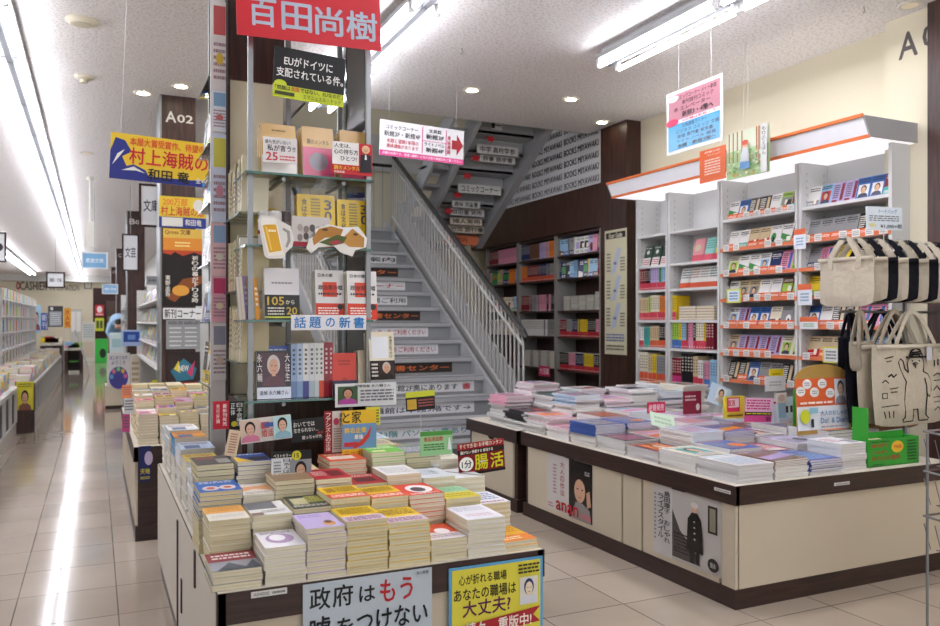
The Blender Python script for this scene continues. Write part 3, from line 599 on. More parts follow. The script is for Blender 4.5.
# shelved side towards the aisle, seen behind the front post
g = M(); g.box(TX0-.022, TX0-.012, TY0+.40, TY0+.46, TZ, 2.6, '#2b201d', 'plain')
g.build('dark_back', tw)
g = M(); g.box(TX0-.02, TX0+.1, TY0+.06, TY0+.44, TZ, .95, m='walnut'); g.build('side_cabinet', tw)
for i, z in enumerate((1.66, 1.37, 1.1)):
    g = M(); g.box(TX0-.03, TX0+.1, TY0+.05, TY0+.44, z-.006, z, m='glass'); g.box(TX0-.033, TX0-.03, TY0+.05, TY0+.44, z-.006, z, m='glassedge'); g.build('glass_shelf', tw)
    for k in range(11):
        c = R.choice(['#cfc4a0', '#c9bd95', '#d8d0b4', '#b9ae8a', '#8f8a70', '#e0dcd0']); h = R.uniform(.17, .22); t = R.uniform(.016, .03)
        me = spine_mesh('shelf_book', t, h, .1, c, [('s', .2, .2, .8, .8, '#7a715a', 6)])
        link('leaning_book', me, None, '%s book leaning on the tower side shelf, %s shelf down, %s from the front' % ('cream' if c in ('#d8d0b4', '#e0dcd0') else 'straw-coloured', ordn(i), ordn(k)), 'book', 'books on the tower side shelves', None, (TX0-.02, TY0+.42-k*.032, z), (-.0, .12 if k % 3 else .0, -PI/2))
# --- front books of the tower ---
def tower_book(u0, v0, u1, v1, base, ops, label, n=3, zs=None, tilt=-.1, Y=3.02, name='paperback_book', pc='#e0dbc8', t=.014, rz=0):
    w_, h, l = onY(u0, v0, u1, v1, Y); z = zs if zs else l[2]
    link(name, up_mesh('upright', w_, h, t, base, ops, pc, n=n), None, label, 'book', 'books shown on the glass tower', None, (l[0], l[1], z+.001), (tilt, 0, rz))
S0, S1, S2, S3 = SH[1:]
beige = '#cfa866'
tower_book(262, 113, 297, 165, beige, [('T', '大統言', .25, .6, .75, .68, '#5a4630'), ('s', .3, .85, .7, .9, '#6a5230', 1), ('r', 0, 0, 1, .38, '#e6e2de')], 'beige paperback with white handwritten band at the aisle end of the top glass shelf', 5, S0, rz=.06)
tower_book(303, 113, 335, 165, beige, [('T', '鋼のメンタル', .15, .66, .85, .76, '#5a4630'), ('r', 0, 0, 1, .6, '#c9587a'), ('e', .5, .32, .3, .18, '#8d8890')], 'beige and rose paperback, middle one on the top glass shelf', 5, S0, rz=.06)
tower_book(341, 114, 371, 165, beige, [('T', '鋼のメンタル', .15, .66, .85, .76, '#5a4630'), ('r', 0, 0, 1, .6, '#c9587a'), ('e', .5, .32, .3, .18, '#8d8890')], 'beige and rose paperback behind the red business card on the top glass shelf', 5, S0, rz=.06)
yel = [('r', 0, 0, 1, .3, '#a52a35'), ('s', .06, .04, .94, .26, '#efe0dc', 3), ('V', '食は文化', .12, .4, .26, .92, '#4a4230'), ('s', .36, .36, .6, .94, '#7d6a28', 10), ('V', '30', .72, .5, .9, .92, '#3a3a52')]
tower_book(298, 186, 336, 240, '#d9b51e', yel, 'yellow paperback with maroon band, nearer the beer mug cut-out', 4, S1+.0)
tower_book(338, 186, 371, 236, '#d9b51e', yel, 'yellow paperback with maroon band beside the steel stair-side post', 4, S1+.0)
tower_book(265, 262, 300, 314, '#e0dde0', [('r', 0, 0, 1, .48, '#22231f'), ('T', '105', .08, .28, .55, .44, '#c9a83a'), ('T', 'から', .6, .3, .85, .38, '#d8d2c0'), ('T', '20', .62, .1, .92, .24, '#c9a83a'), ('s', .08, .08, .55, .25, '#d8d2c0', 3), ('r', 0, .03, 1, .06, '#cbd23a'), ('s', .2, .68, .8, .74, '#8a8890', 1)], 'white paperback with black band reading 105', 4, S2)
wr = [('r', 0, 0, 1, .33, '#d2402c'), ('s', .08, .05, .8, .26, '#f3e2da', 4), ('T', '日本の闇', .1, .86, .6, .93, '#333333'), ('r', .25, .46, .75, .76, '#d9452f'), ('T', '政治家の嘘', .1, .6, .95, .7, '#2e2a2a'), ('s', .1, .48, .9, .56, '#4a4040', 1), ('e', .85, .26, .1, .06, '#33302e')]
tower_book(316, 262, 345, 312, '#e2e0de', wr, 'white paperback with red square and band, nearer the aisle', 4, S2, rz=.04)
tower_book(348, 260, 378, 309, '#e2e0de', wr, 'white paperback with red square and band, against the stair-side post', 4, S2, rz=.04, Y=2.99)
tower_book(243, 268, 254, 312, '#b8a2c9', [('s', .2, .3, .8, .8, '#efe9f2', 4)], 'lilac paperback set edgewise at the aisle end of the third glass shelf', 2, S2, rz=.9)
tower_book(254, 270, 263, 312, '#dd9a45', [('s', .2, .3, .8, .8, '#f5ead8', 4)], 'orange paperback beside the lilac one on the third glass shelf', 2, S2, rz=.9)
tower_book(257, 345, 291, 393, '#241c22', [('f', .15, .26, .85, .96, '#4a2a34', '#c9c4c0', '#5a2f3c', '#d0a085'), ('V', '永六輔', .02, .35, .16, .95, '#d8ccd0'), ('V', '大往生', .84, .35, .98, .95, '#d8ccd0'), ('r', 0, 0, 1, .24, '#d5dbe8'), ('T', '追悼 永六輔さん', .08, .08, .92, .17, '#2c3350')], 'dark portrait paperback with pale blue band on the lowest glass shelf', 3, S3)
tower_book(256, 333, 290, 345, '#4862b8', [('s', .1, .3, .9, .8, '#dfe4f4', 2)], 'blue book showing over the dark portrait paperback', 1, S3+.15, Y=3.09)
for k, (u0, u1, c, b2) in enumerate(((291, 297, '#8fa6c8', '#6f86b0'), (297, 303, '#a9bdd4', '#7f98c0'), (303, 309, '#dcdcda', '#3d3f86'), (309, 315, '#cfd3d6', '#a7b4bd'), (315, 319, '#d8dad8', '#c3ccd0'), (319, 324, '#dedcd8', '#d04a2e'), (324, 329, '#8c2230', '#8c2230'), (329, 333, '#a32a36', '#6f1a26'))):
    w_, h, l = onY(u0, 338, u1, 392, 3.03); me = spine_mesh('shelf_book', w_*.96, h, .11, c, [('r', 0, 0, 1, .3, b2), ('s', .3, .4, .7, .92, '#44464c' if k not in (6, 7) else '#e6d2d0', 6)])
    link('spine_out_book', me, None, '%s slim book spine out on the lowest glass shelf, %s from the portrait book' % (['steel blue', 'light blue', 'white and indigo', 'light grey', 'off-white', 'white and orange', 'dark red', 'ruby red'][k], ordn(k)), 'book', 'spine-out books on the tower', None, (l[0]-w_/2, 3.03, S3+.001))
tower_book(333, 337, 357, 380, '#d63c28', [('s', .25, .7, .75, .85, '#a02a1c', 2), ('e', .5, .35, .12, .08, '#b52f20'), ('r', 0, 0, 1, .36, '#25264a'), ('s', .08, .06, .9, .3, '#e0e0ee', 4)], 'red paperback with navy band on the lowest glass shelf', 3, S3)
tower_book(359, 333, 369, 378, '#d6cdb4', [], 'plain cream book edge behind the portrait book at the stair-side post', 4, S3)
tower_book(370, 332, 396, 380, '#ddd6c0', [('r', .1, .45, .75, .9, '#dfe3ea'), ('V', '永遠のおでかけ', .8, .45, .92, .92, '#4a463c'), ('r', 0, 0, 1, .4, '#2a2325'), ('f', .35, .02, .95, .39, '#3a2a2c', '#bdb7b2', '#1f1c20', '#cfa084'), ('s', .05, .05, .3, .36, '#cfcac2', 4)], 'cream paperback with dark portrait band on the stair-side corner of the tower', 4, None, Y=2.98, rz=.1)
# props on the tower
for k, (u0, u1, c) in enumerate(((258, 270, '#c9c3bf'), (268, 282, '#d5d0cc'), (280, 291, '#4a4040'))):
    w_, h, l = onY(u0, 202, u1, 238, 3.06); g = M(); r_ = w_/2
    g.tube([(0, 0, 0), (0, 0, .006), (0, 0, h-.01), (0, 0, h)], [r_*.8, r_, r_, r_*.78], c, 'gloss', 20); g.tube([(0, 0, h), (0, 0, h+.001)], r_*.7, '#b4b4b4', 'gloss', 16)
    g.tube([(0, 0, h*.35), (0, 0, h*.7)], r_*1.01, '#8f2f3a' if k < 2 else '#6d5a55', 'gloss', 20, False); g.tube([(0, 0, h*.45), (0, 0, h*.6)], r_*1.02, '#dcd6d2', 'gloss', 20, False)
    g.build('beer_can', None, ['white beer can with red band nearest the beer mug cut-out', 'white beer can with red band in the middle of three', 'dark beer can behind the maroon bookband'][k], 'can', 'beer cans on the glass tower', loc=(l[0], 3.06, S1))
w_, h, l = onY(257, 196, 276, 212, 3.16); g = M(); g.box(-w_/2, w_/2, 0, .05, 0, .16, '#d8b82e'); g.build('yellow_box', None, 'yellow pack standing behind the beer cans', 'box', loc=(l[0], 3.16, S1))
w_, h, l = onY(257, 216, 294, 259, 2.95)
mug = [(.02, .88), (.1, 1), (.45, .98), (.62, .9), (.9, .78), (1, .5), (.95, .3), (.78, .16), (.72, .02), (.3, 0), (.2, .06)]
board('beer_mug_card', w_, h, '#ddd9d4', [('p', [(.7, .74), (.88, .66), (.9, .42), (.8, .26), (.76, .3), (.82, .46), (.8, .62), (.68, .68)], '#9a968f'), ('p', [(.08, .84), (.52, .84), (.72, .1), (.3, .06)], '#efe9dc'), ('p', [(.14, .78), (.5, .8), (.66, .2), (.32, .14)], '#dfa82a'), ('p', [(.2, .74), (.26, .74), (.4, .2), (.36, .19)], '#efc65a'), ('p', [(.08, .86), (.13, .95), (.48, .94), (.52, .86), (.14, .76)], '#f0ece4'), ('s', .3, .6, .5, .7, '#fff4cc', 1)], 'cut-out card shaped like a beer mug hanging from the glass tower', 'sign', l, outline=mug)
w_, h, l = onY(306, 224, 367, 256, 2.95)
brg = [(0, .2), (.05, .5), (.15, .6), (.14, .8), (.35, .98), (.6, .9), (.85, .95), (1, .6), (.98, .3), (.8, .2), (.75, 0), (.55, .12), (.45, .3), (.2, .25), (.08, .05)]
board('sandwich_card', w_, h, '#e2dfd8', [('p', [(.1, .5), (.2, .82), (.4, .92), (.6, .84), (.55, .6), (.3, .55), (.12, .3)], '#b07a34'), ('p', [(.55, .5), (.75, .88), (.95, .6), (.94, .3), (.7, .3)], '#b9853e'), ('p', [(.2, .4), (.5, .66), (.66, .6), (.6, .4), (.4, .3)], '#4d5a26'), ('p', [(.35, .42), (.5, .5), (.58, .42), (.45, .34)], '#a83a44'), ('e', .3, .8, .05, .04, '#5a3a1c'), ('e', .8, .7, .04, .04, '#5a3a1c')], 'cut-out card of split sandwich rolls on the second glass shelf', 'sign', l, outline=brg)
w_, h, l = onY(292, 217, 330, 247, 2.965)
board('promo_card', w_, h, '#c9c3c0', [('e', .2+.16*(i % 5), .3+.28*(i//5)+.05*(i % 2), .07, .12, ['#8a7d78', '#5d5450', '#a89e98'][i % 3]) for i in range(10)]+[('r', 0, 0, 1, .16, '#9d2c38')], 'grey card of small faces between beer mug and sandwich cards', 'sign', l)
# signs on the tower
def tsign(name, u0, v0, u1, v1, Y, base, ops, label, roll=0, tilt=0, rz=0, m='print', th=.003, cat='sign'):
    w_, h, l = onY(u0, v0, u1, v1, Y); return board(name, w_, h, base, ops, label, cat, l, rz=rz, tilt=tilt, roll=roll, m=m, th=th)
tsign('author_banner', 237, -32, 381, 43, 2.93, '#c42430', [('T', '百', .08, .15, .26, .5, '#aab4c4'), ('T', '田', .30, .14, .50, .5, '#aab4c4'), ('T', '尚', .53, .13, .72, .5, '#aab4c4'), ('T', '樹', .75, .12, .97, .5, '#aab4c4')], 'large red banner with four pale characters across the tower top', cat='banner', roll=-.03)
tsign('promo_card', 272, 52, 343, 102, 2.945, '#151517', [('T', 'EUがドイツに', .14, .66, .82, .84, '#e6e4e0'), ('T', '支配されている件。', .04, .42, .98, .6, '#e6e4e0'), ('r', 0, 0, 1, .25, '#c2cf2e'), ('e', .1, .25, .09, .1, '#c2cf2e'), ('T', '「問題は', .03, .15, .24, .24, '#25250f'), ('T', '英国', .25, .15, .36, .24, '#c2342c'), ('T', 'ではない、EUなのだ」', .38, .15, .98, .24, '#25250f'), ('r', .03, .05, .3, .12, '#3a3f18'), ('T', 'エマニュエル・トッド', .42, .04, .96, .12, '#5a6218')], 'black and lime card in white lettering below the red banner', roll=.05)
tsign('promo_card', 263, 138, 297, 163, 2.975, '#dedad8', [('T', '誰も気がいない!', .06, .74, .8, .9, '#55505a'), ('T', '私が言う!!', .12, .46, .94, .7, '#333038'), ('T', '25', .08, .08, .42, .4, '#c22c3c'), ('s', .48, .08, .94, .32, '#d0606c', 2)], 'white handwritten card with red 25 on the top glass shelf')
tsign('promo_card', 332, 143, 372, 175, 2.955, '#c4262e', [('r', 0, .3, .66, 1, '#ece8e6'), ('T', '人生は、', .05, .82, .45, .95, '#2a2628'), ('T', '心の持ち方', .04, .62, .64, .78, '#2a2628'), ('T', 'ひとつ!', .2, .42, .6, .56, '#2a2628'), ('T', '鋼のメンタル', .04, .13, .68, .27, '#eec23c'), ('T', '百田尚樹', .04, .03, .3, .1, '#f2e8e0'), ('e', .83, .82, .1, .13, '#e3b48f'), ('p', [(.68, .1), (.98, .1), (.96, .64), (.84, .68), (.7, .64)], '#1c1c26'), ('p', [(.8, .5), (.86, .5), (.84, .66), (.81, .66)], '#e8e6e8'), ('r', .79, .8, .82, .82, '#333333'), ('r', .85, .8, .88, .82, '#333333'), ('r', .8, .75, .86, .765, '#8f3a30')], 'red and white card with a cartoon businessman on the top glass shelf')
tsign('shelf_header', 291, 315, 366, 330, 2.962, '#e2e2e6', [('T', '話', .04, .14, .19, .86, '#2a7fc4'), ('T', '題', .235, .14, .385, .86, '#2a7fc4'), ('T', 'の', .45, .2, .57, .8, '#2a7fc4'), ('T', '新', .63, .14, .78, .86, '#2a7fc4'), ('T', '書', .825, .14, .97, .86, '#2a7fc4')], 'white shelf header with five blue characters on the third glass shelf')
tsign('promo_card', 335, 383, 396, 406, 2.94, '#dcdcde', [('f', .04, .12, .36, .88, '#3c5a3a', '#2a2422', '#b0479a', '#c9967a'), ('T', '追悼特集 永六輔さん', .3, .82, .9, .94, '#333338'), ('s', .4, .2, .95, .74, '#6c6c74', 4)], 'white memorial card with small portrait under the stair-side corner')
tsign('promo_card', 241, 417, 292, 441, 2.90, '#d9d4cc', [('f', .0, .05, .38, .95, '#d9bfae', '#1f1a1c', '#d77f9c', '#e0b39a'), ('f', .64, .05, 1, .98, '#bfe0e2', '#1f1a1c', '#8fb9c9', '#e0b39a'), ('r', .4, .55, .56, .82, '#c44a4a'), ('r', .46, .6, .64, .78, '#4a66a8'), ('T', '婚活', .4, .2, .62, .5, '#c44a4a')], 'card with photos of two dark-haired women at the tower foot', roll=-.07)
tsign('promo_card', 292, 418, 325, 441, 2.91, '#17181b', [('T', 'おいてでは', .06, .66, .7, .86, '#d6d4ce'), ('T', '生きられない…', .06, .42, .8, .6, '#d6d4ce'), ('T', '新刊', .78, .28, .95, .38, '#c2342c'), ('T', '寂っちゃけた', .3, .1, .9, .26, '#dedcd6')], 'black card with white lettering beside the two-women card', roll=-.05)
tsign('red_book_card', 324, 411, 332, 453, 2.91, '#8c1f28', [('V', 'ファシズムの正体', .2, .04, .8, .96, '#e4cfc8')], 'narrow dark red card beside the black card')
tsign('promo_card', 332, 411, 345, 452, 2.925, '#d5cfc9', [('V', '最新刊', .55, .6, .9, .96, '#55504e'), ('e', .3, .75, .22, .09, '#c2405c'), ('s', .1, .06, .9, .6, '#8d8683', 9)], 'pale leaflet with pink spot behind the yellow map card')
tsign('map_card', 342, 410, 376, 455, 2.88, '#e0b62a', [('T', 'と家', .02, .72, .55, .98, '#2a2618'), ('r', 0, .15, 1, .70, '#6a93bf'), ('p', [(.3, .2), (.5, .3), (.7, .45), (.86, .66), (.8, .4), (.6, .22), (.35, .15)], '#c23a34'), ('T', '無名企業', .06, .5, .7, .62, '#ecc23a'), ('T', '最強', .35, .36, .6, .46, '#f0ece0'), ('r', .05, .2, .45, .3, '#b9343a'), ('T', 'ニッポン力', .05, .02, .95, .12, '#b3302c')], 'yellow and blue map card standing among the rear stacks')
tsign('promo_card', 366, 407, 380, 425, 2.9, '#d8d23c', [('s', .1, .1, .9, .9, '#333322', 5)], 'small yellow and black card behind the map card')
tsign('portrait_card', 271, 451, 311, 495, 2.70, '#1b1b1d', [('r', 0, .2, .52, .86, '#d5d9dc'), ('V', '日本人は悲しい', .3, .26, .46, .84, '#51585e'), ('s', .06, .25, .24, .8, '#7b8288', 8), ('f', .46, .2, 1, .8, '#8f9498', '#1c1818', '#2a2a2e', '#cda287'), ('e', .62, .9, .12, .11, '#d6d02c'), ('T', '15', .56, .85, .68, .95, '#333320'), ('T', 'ベストセラー', .05, .88, .48, .95, '#dedad4'), ('r', 0, 0, 1, .2, '#c0282e'), ('T', '今を生きなくてはならない', .05, .05, .95, .15, '#efe6e2')], 'portrait card of a short-haired person with red footer on the stacks')
tsign('promo_card', 213, 401, 229, 429, 3.05, '#bf2233', [('V', '最新刊発売', .6, .1, .85, .9, '#f0dcdc'), ('V', '売行好調', .2, .2, .4, .9, '#f0dcdc')], 'red half-card with white vertical lettering beyond the two-women card')
tsign('portrait_card', 229, 401, 254, 429, 3.051, '#191a18', [('V', '日本会議の', .3, .1, .52, .95, '#e2e0da'), ('V', '正体', .06, .5, .24, .95, '#d8d6d0'), ('e', .2, .2, .12, .1, '#c2b02a'), ('f', .56, .2, 1, 1, '#62795e', '#26221f', '#20283c', '#c9a083')], 'black card with a bespectacled man in a dark suit beside the red half-card')
tsign('kraft_tag', 224, 430, 236, 456, 2.8, '#d8c2a6', [('s', .2, .1, .8, .9, '#a3705c', 8)], 'slim tan folded leaflet on the aisle side of the dark cover stack', roll=.2)
def stick_card(name, u0, v0, u1, v1, Y, zb, base, ops, label, roll=0, rz=0, tilt=0):
    w_, h, l = onY(u0, v0, u1, v1, Y)
    def ex(g, w2, h2): g.tube([(0, .002, h2*.3), (0, .002, zb-l[2])], .0015, '#c9c9c9', 'plain', 5); g.tube([(0, .002, zb-l[2]), (0, .002, zb-l[2]+.004)], .015, '#b9b9b9', 'plain', 10)
    return board(name, w_, h, base, ops, label, 'sign', l, rz=rz, tilt=tilt, roll=roll, extra=ex, m='gloss')
stick_card('stick_sign', 459, 441, 505, 473, 2.66, .735, '#7d1a20', [('r', 0, .82, 1, 1, '#9a2630'), ('T', 'すぐできる! お手軽カンタン', .04, .85, .96, .98, '#e8dcc8'), ('r', 0, .64, 1, .8, '#2a1416'), ('T', '腸がない 快便する 解消する', .05, .67, .75, .77, '#e4d8cc'), ('r', 0, 0, 1, .09, '#1c1012'), ('e', .16, .36, .15, .22, '#e8e6e0'), ('T', '1分', .06, .24, .27, .48, '#211c1c'), ('T', '腸', .34, .14, .62, .6, '#d6cf24'), ('T', '活', .68, .14, .96, .6, '#d6cf24')], 'dark red card with yellow characters on a thin stick', roll=-.07)
stick_card('stick_sign', 420, 431, 452, 455, 2.66, .73, '#8ec08a', [('r', 0, .82, 1, 1, '#4a8f3e'), ('T', '食品添加物', .1, .58, .7, .78, '#b84a4a'), ('s', .1, .2, .75, .5, '#4d7a48', 3), ('p', [(.84, .2), (.96, .2), (.92, .7), (.88, .7)], '#d8dfe0')], 'mint green card on a thin stick in front of the stairs')
stick_card('stick_sign', 406, 391, 435, 410, 3.1, .72, '#262427', [('r', 0, .7, 1, 1, '#c9cf3a'), ('r', .04, .08, .36, .6, '#c9a23a'), ('s', .42, .15, .95, .6, '#9a5050', 3)], 'small black and lime card on a stick behind the tower', roll=-.05)
# front posters of the table
w_, h, l = onY(303, 571, 432, 700, 2.16)
board('front_poster', w_, .33, '#b8c3cc', [('T', '政', .05, .78, .20, .96, '#1a1a1e'), ('T', '府', .22, .78, .37, .96, '#1a1a1e'), ('T', 'は', .42, .79, .54, .92, '#1a1a1e'), ('T', 'もう', .58, .76, .84, .95, '#b9242c'), ('T', '嘘', .05, .50, .20, .72, '#1a1a1e'), ('T', 'を', .25, .52, .37, .68, '#1a1a1e'), ('T', 'つけない', .40, .53, .96, .71, '#1a1a1e'), ('T', '幸川新書', .87, .955, .97, .985, '#6a7682'), ('f', .4, .0, .95, .34, '#a9b6c0', '#1a1718', '#2a2a30', '#cfa58a')], 'pale blue poster with big black and red characters on the table front', 'poster', (l[0], 2.164, P(367, 576, Y=2.164).z-.33), roll=.0)
w_, h, l = onY(449, 557, 543, 700, 2.16)
board('front_poster', w_, .26, '#5b9bc4', [('r', .03, .03, .97, .97, '#d8cf45'), ('T', '心が折れる職場', .1, .79, .6, .9, '#26241c'), ('T', 'あなたの職場は', .05, .61, .7, .75, '#26241c'), ('T', '大丈夫?', .14, .42, .64, .60, '#5a1a4a'), ('f', .74, .46, .94, .78, '#d9d6c8', '#2a3a6a', '#cfd3da', '#e4d2b8'), ('s', .72, .82, .95, .95, '#3a3828', 3), ('p', [(.04, .16), (.12, .24), (.04, .32), (.96, .42), (.88, .33), (.96, .24)], '#a8242c'), ('T', '続々、重版中!', .16, .21, .86, .36, '#f2e6dc'), ('s', .1, .06, .9, .16, '#4a4830', 2)], 'blue-framed yellow poster with a drawn worker on the table front corner', 'poster', (l[0], 2.164, P(496, 562, Y=2.164).z-.26))
# ---- shelf on the aisle side of the column: posters and face-out books ----
sd = thing('aisle_side_shelf', 'narrow glass shelf rack on the aisle face of the tower column', 'display shelf')
g = M(); g.box(.475, .49, 3.47, 3.49, TZ, 2.9, m='steel'); g.box(.475, .49, 3.86, 3.88, TZ, 2.9, m='steel'); g.build('upright', sd)
for z in (.98, 1.25, 1.5, 1.75, 2.0, 2.28):
    g = M(); g.box(.43, .49, 3.5, 3.86, z-.006, z, m='glass'); g.box(.428, .43, 3.5, 3.86, z-.006, z, m='glassedge'); g.build('glass_shelf', sd)
k = 0
for zi, z in enumerate((.98, 1.25, 1.5, 1.75, 2.0)):
    for yi in range(3):
        b, ops = design(R.choice(['white', 'yellow', 'pink', 'sky blue', 'orange', 'black', 'white']), R.randrange(6), R)
        link('paperback_book', up_mesh('upright', .12, .18, .014, b, ops, n=3), None, 'paperback facing the aisle on the narrow rack, %s shelf up, %s from the front' % (ordn(zi), ordn(yi)), 'book', 'books on the aisle side rack', None, (.445, 3.56+yi*.125, z+.001), (-.1, 0, -PI/2))
zs = [(0, 90, '#dcd6d2'), (90, 132, '#d9dce2'), (132, 222, '#c9d0e2'), (222, 275, '#e0b7bb'), (275, 322, '#dba0b0'), (322, 380, '#d9d2cf')]
for i, (v0, v1, c) in enumerate(zs):
    w_, h, l = onY(212, v0, 227, v1, 3.45)
    board('strip_poster', w_, h*.98, c, [('r', .1, .62, .9, .95, ['#c25a5a', '#7fa3c2', '#c9c250', '#8fa9c9', '#c2406a', '#8a8a9a'][i]), ('s', .1, .1, .9, .55, '#9a7f88', 6), ('e', .5, .35, .25, .07, ['#d8b84a', '#c26a6a', '#c98a9a', '#d8d0c0', '#e0d0b0', '#c9b0a0'][i])],
          'narrow pastel poster on the end of the aisle rack, %s from the top' % ordn(i), 'poster', l, group='strip of posters on the rack end')
g = M(); g.box(.432, .49, 3.452, 3.465, TZ, 2.9, '#cfcac6', 'plain'); g.build('end_panel', sd)
# ================= pocket-book table =================
pk = M(); PC = [0]
pt = ['#d8cba8', '#dccfae', '#d3c5a2', '#e0d6ba', '#d9cdb4']
prot = {}
for c in pt: prot[c] = (flat_mesh('pocket_top', .105, .148, .016, '#cdbd98', [('s', .1, .3, .9, .9, '#8a6f4a', 4)], c), flat_mesh('pocket_low', .105, .148, .016, c, [], c))
DN = ['cream', 'tan', 'blue-grey', 'white', 'ochre', 'rose']
for r_ in range(7):
    for c_ in range(9):
        y = 4.96+r_*.17; x = .225+c_*.113; pc = R.choice(pt); n = R.randint(10, 12)+(r_ > 1)*3+(r_ > 3)*2
        col = R.choice(['white', 'sky blue', 'pink', 'beige', 'yellow', 'grey']); b, ops = design(col, R.randrange(6), R)
        mt = flat_mesh('pocket_top', .105, .148, .016, b, ops, pc)
        stack('pocket_book', x, y, .105, .148, n, .016, mt, prot[pc][1], col+'-covered', 'pocket-book table %s row, %s stack' % (ORD[r_], ordn(c_)), n if r_ == 0 else (5 if r_ < 5 else 2), pc, cnt=PC, lim=260, grp='pocket book stacks', pile=pk)
pk.build('pocket_book_pile', None, 'lower copies hidden inside the pocket-book stacks', 'books', kind='stuff')
w_, h, l = onY(139, 446, 151, 481, 4.915)
board('end_poster', w_, h, '#20285a', [('e', .8, .65, .35, .2, '#b8a9c4'), ('T', '天地', .1, .2, .9, .36, '#cfc23a'), ('s', .1, .05, .9, .14, '#cfc23a', 2)], 'dark blue poster with yellow characters on the pocket-book table end', 'poster', (l[0], 4.914, l[2]))
# ================= A02 column posters =================
def csign(name, u0, v0, u1, v1, Y, base, ops, label, cat='poster', **k):
    w_, h, l = onY(u0, v0, u1, v1, Y); return board(name, w_, h, base, ops, label, cat, l, **k)
csign('column_poster', 159, 197, 206, 228, 7.37, '#d9bc33', [('T', '200万部', .08, .7, .6, .95, '#d86a28'), ('T', '村上海賊の娘', .04, .38, .96, .68, '#c2262e'), ('r', 0, 0, 1, .34, '#2c3a86'), ('r', .06, .04, .5, .32, '#d6d2ca'), ('e', .84, .74, .12, .2, '#d8d4c8'), ('T', '和田竜', .55, .08, .9, .28, '#dedad2')], 'small yellow and blue sea-battle poster at the head of the A02 column posters')
sun = [('r', 0, .88, 1, 1, '#d8b24a'), ('T', 'Qross 文庫', .05, .92, .7, .99, '#6a3a1c'), ('r', 0, .7, 1, .88, '#d98a2c'), ('r', 0, .62, 1, .72, '#b8431f'), ('p', [(0, .6), (0, .68), (.2, .66), (.3, .7), (.5, .65), (.8, .7), (1, .66), (1, .6)], '#20120f'), ('p', [(.1, .1), (.5, .35), (1, .4), (1, .3), (.6, .2), (.3, .05)], '#8a4a1c'), ('e', .45, .2, .22, .07, '#d99a3a'),
       ('V', '祈りの幕が下りる時', .74, .04, .9, .66, '#e6e0d4'), ('V', '東野圭吾', .06, .12, .18, .4, '#e6e0d4'), ('s', .3, .76, .7, .84, '#f0d88a', 2)]
csign('column_poster', 163, 229, 202, 306, 7.37, '#1c1412', sun, 'sunset photo poster with white vertical lettering on the A02 column')
csign('column_sign', 163, 308, 202, 319, 7.36, '#dcdcda', [('T', '新刊コーナー', .04, .1, .96, .9, '#26242a')], 'white new arrivals sign with black characters on the A02 column', cat='sign')
csign('column_sign', 166, 320, 200, 349, 7.36, '#8e8f90', [('T', 'A000-00 A000-00', .06, .84, .94, .96, '#3a3a3c')]+[('s', .1, .08+k*.15, .45, .17+k*.15, '#d0d0d0', 1) for k in range(5)]+[('s', .55, .08+k*.15, .9, .17+k*.15, '#d0d0d0', 1) for k in range(5)], 'grey shelf directory below the new arrivals sign', cat='sign')
csign('column_poster', 167, 352, 200, 394, 7.38, '#2b1c1c', [('p', [(.1, .55), (.5, .85), (.9, .6), (.8, .35), (.3, .3)], '#2f6f86'), ('p', [(.2, .6), (.35, .8), (.4, .5)], '#d6c23a'), ('p', [(.6, .5), (.85, .8), (.75, .4)], '#c23a6a'), ('s', .1, .2, .9, .3, '#a8232f', 1), ('T', 'NEW', .35, .55, .65, .68, '#e6e2da')], 'dark poster with bright splash of colour low on the A02 column')
w_, h, l = onY(109, 139, 224, 184, 4.7)
def wires(g, w2, h2):
    for s in (-.42, .42): g.tube([(s*w2, .002, h2), (s*w2, .002, ZC-l[2])], .0012, '#b8b8b8', 'plain', 4)
wave = [('p', [(0, 0), (.36, 0), (.30, .25), (.2, .35), (.14, .3), (.1, .5), (.18, .62), (.12, .85), (.04, .9), (0, .6)], '#27307c'), ('p', [(0, 0), (1, 0), (1, .2), (.7, .14), (.3, .12), (0, .2)], '#27307c'), ('p', [(.02, .3), (.06, .55), (.12, .66), (.08, .5)], '#e2e0da'), ('p', [(.1, .2), (.2, .3), (.3, .18), (.22, .22)], '#e2e0da')]
board('hanging_banner', w_, h, '#dcb92c', wave+[('T', '本屋大賞受賞作、待望の文庫化', .16, .76, .99, .94, '#d84a2c'), ('T', '村上海賊の娘', .16, .36, .99, .72, '#c2212b'), ('T', '和田 竜', .32, .05, .68, .3, '#17171b'), ('T', '全4巻', .74, .08, .86, .2, '#e2e0da'), ('r', .8, .02, .99, .1, '#4a8fd0')], 'yellow and navy wave banner hanging above the aisle', 'banner', l, extra=wires, roll=.04)
# projecting aisle signs by the columns
def aisle_sign(u0, v0, u1, v1, Y, tx, label, base='#dfe0e2', frame='#33211c', tc='#3a3a3e', top=True):
    w_, h, l = onY(u0, v0, u1, v1, Y)
    o = thing('aisle_sign', label, 'sign', l)
    g = M(); f = min(w_, h)*.09
    g.box(-w_/2, w_/2, 0, .03, 0, f, frame, 'plain'); g.box(-w_/2, w_/2, 0, .03, h-f, h, frame, 'plain'); g.box(-w_/2, -w_/2+f, 0, .03, f, h-f, frame, 'plain'); g.box(w_/2-f, w_/2, 0, .03, f, h-f, frame, 'plain')
    if top: g.tube([(0, .015, h), (0, .015, ZC-l[2])], .004, '#9a9a9a', 'plain', 5)
    g.build('sign_frame', o)
    g = M(); g.box(-w_/2+f, w_/2-f, .008, .022, f, h-f, base); g.art([('T', tx, .12, .35, .88, .65, tc)], (-w_/2+f, .008, f), (1, 0, 0), (0, 0, 1), w_-2*f, h-2*f); g.build('sign_face', o)
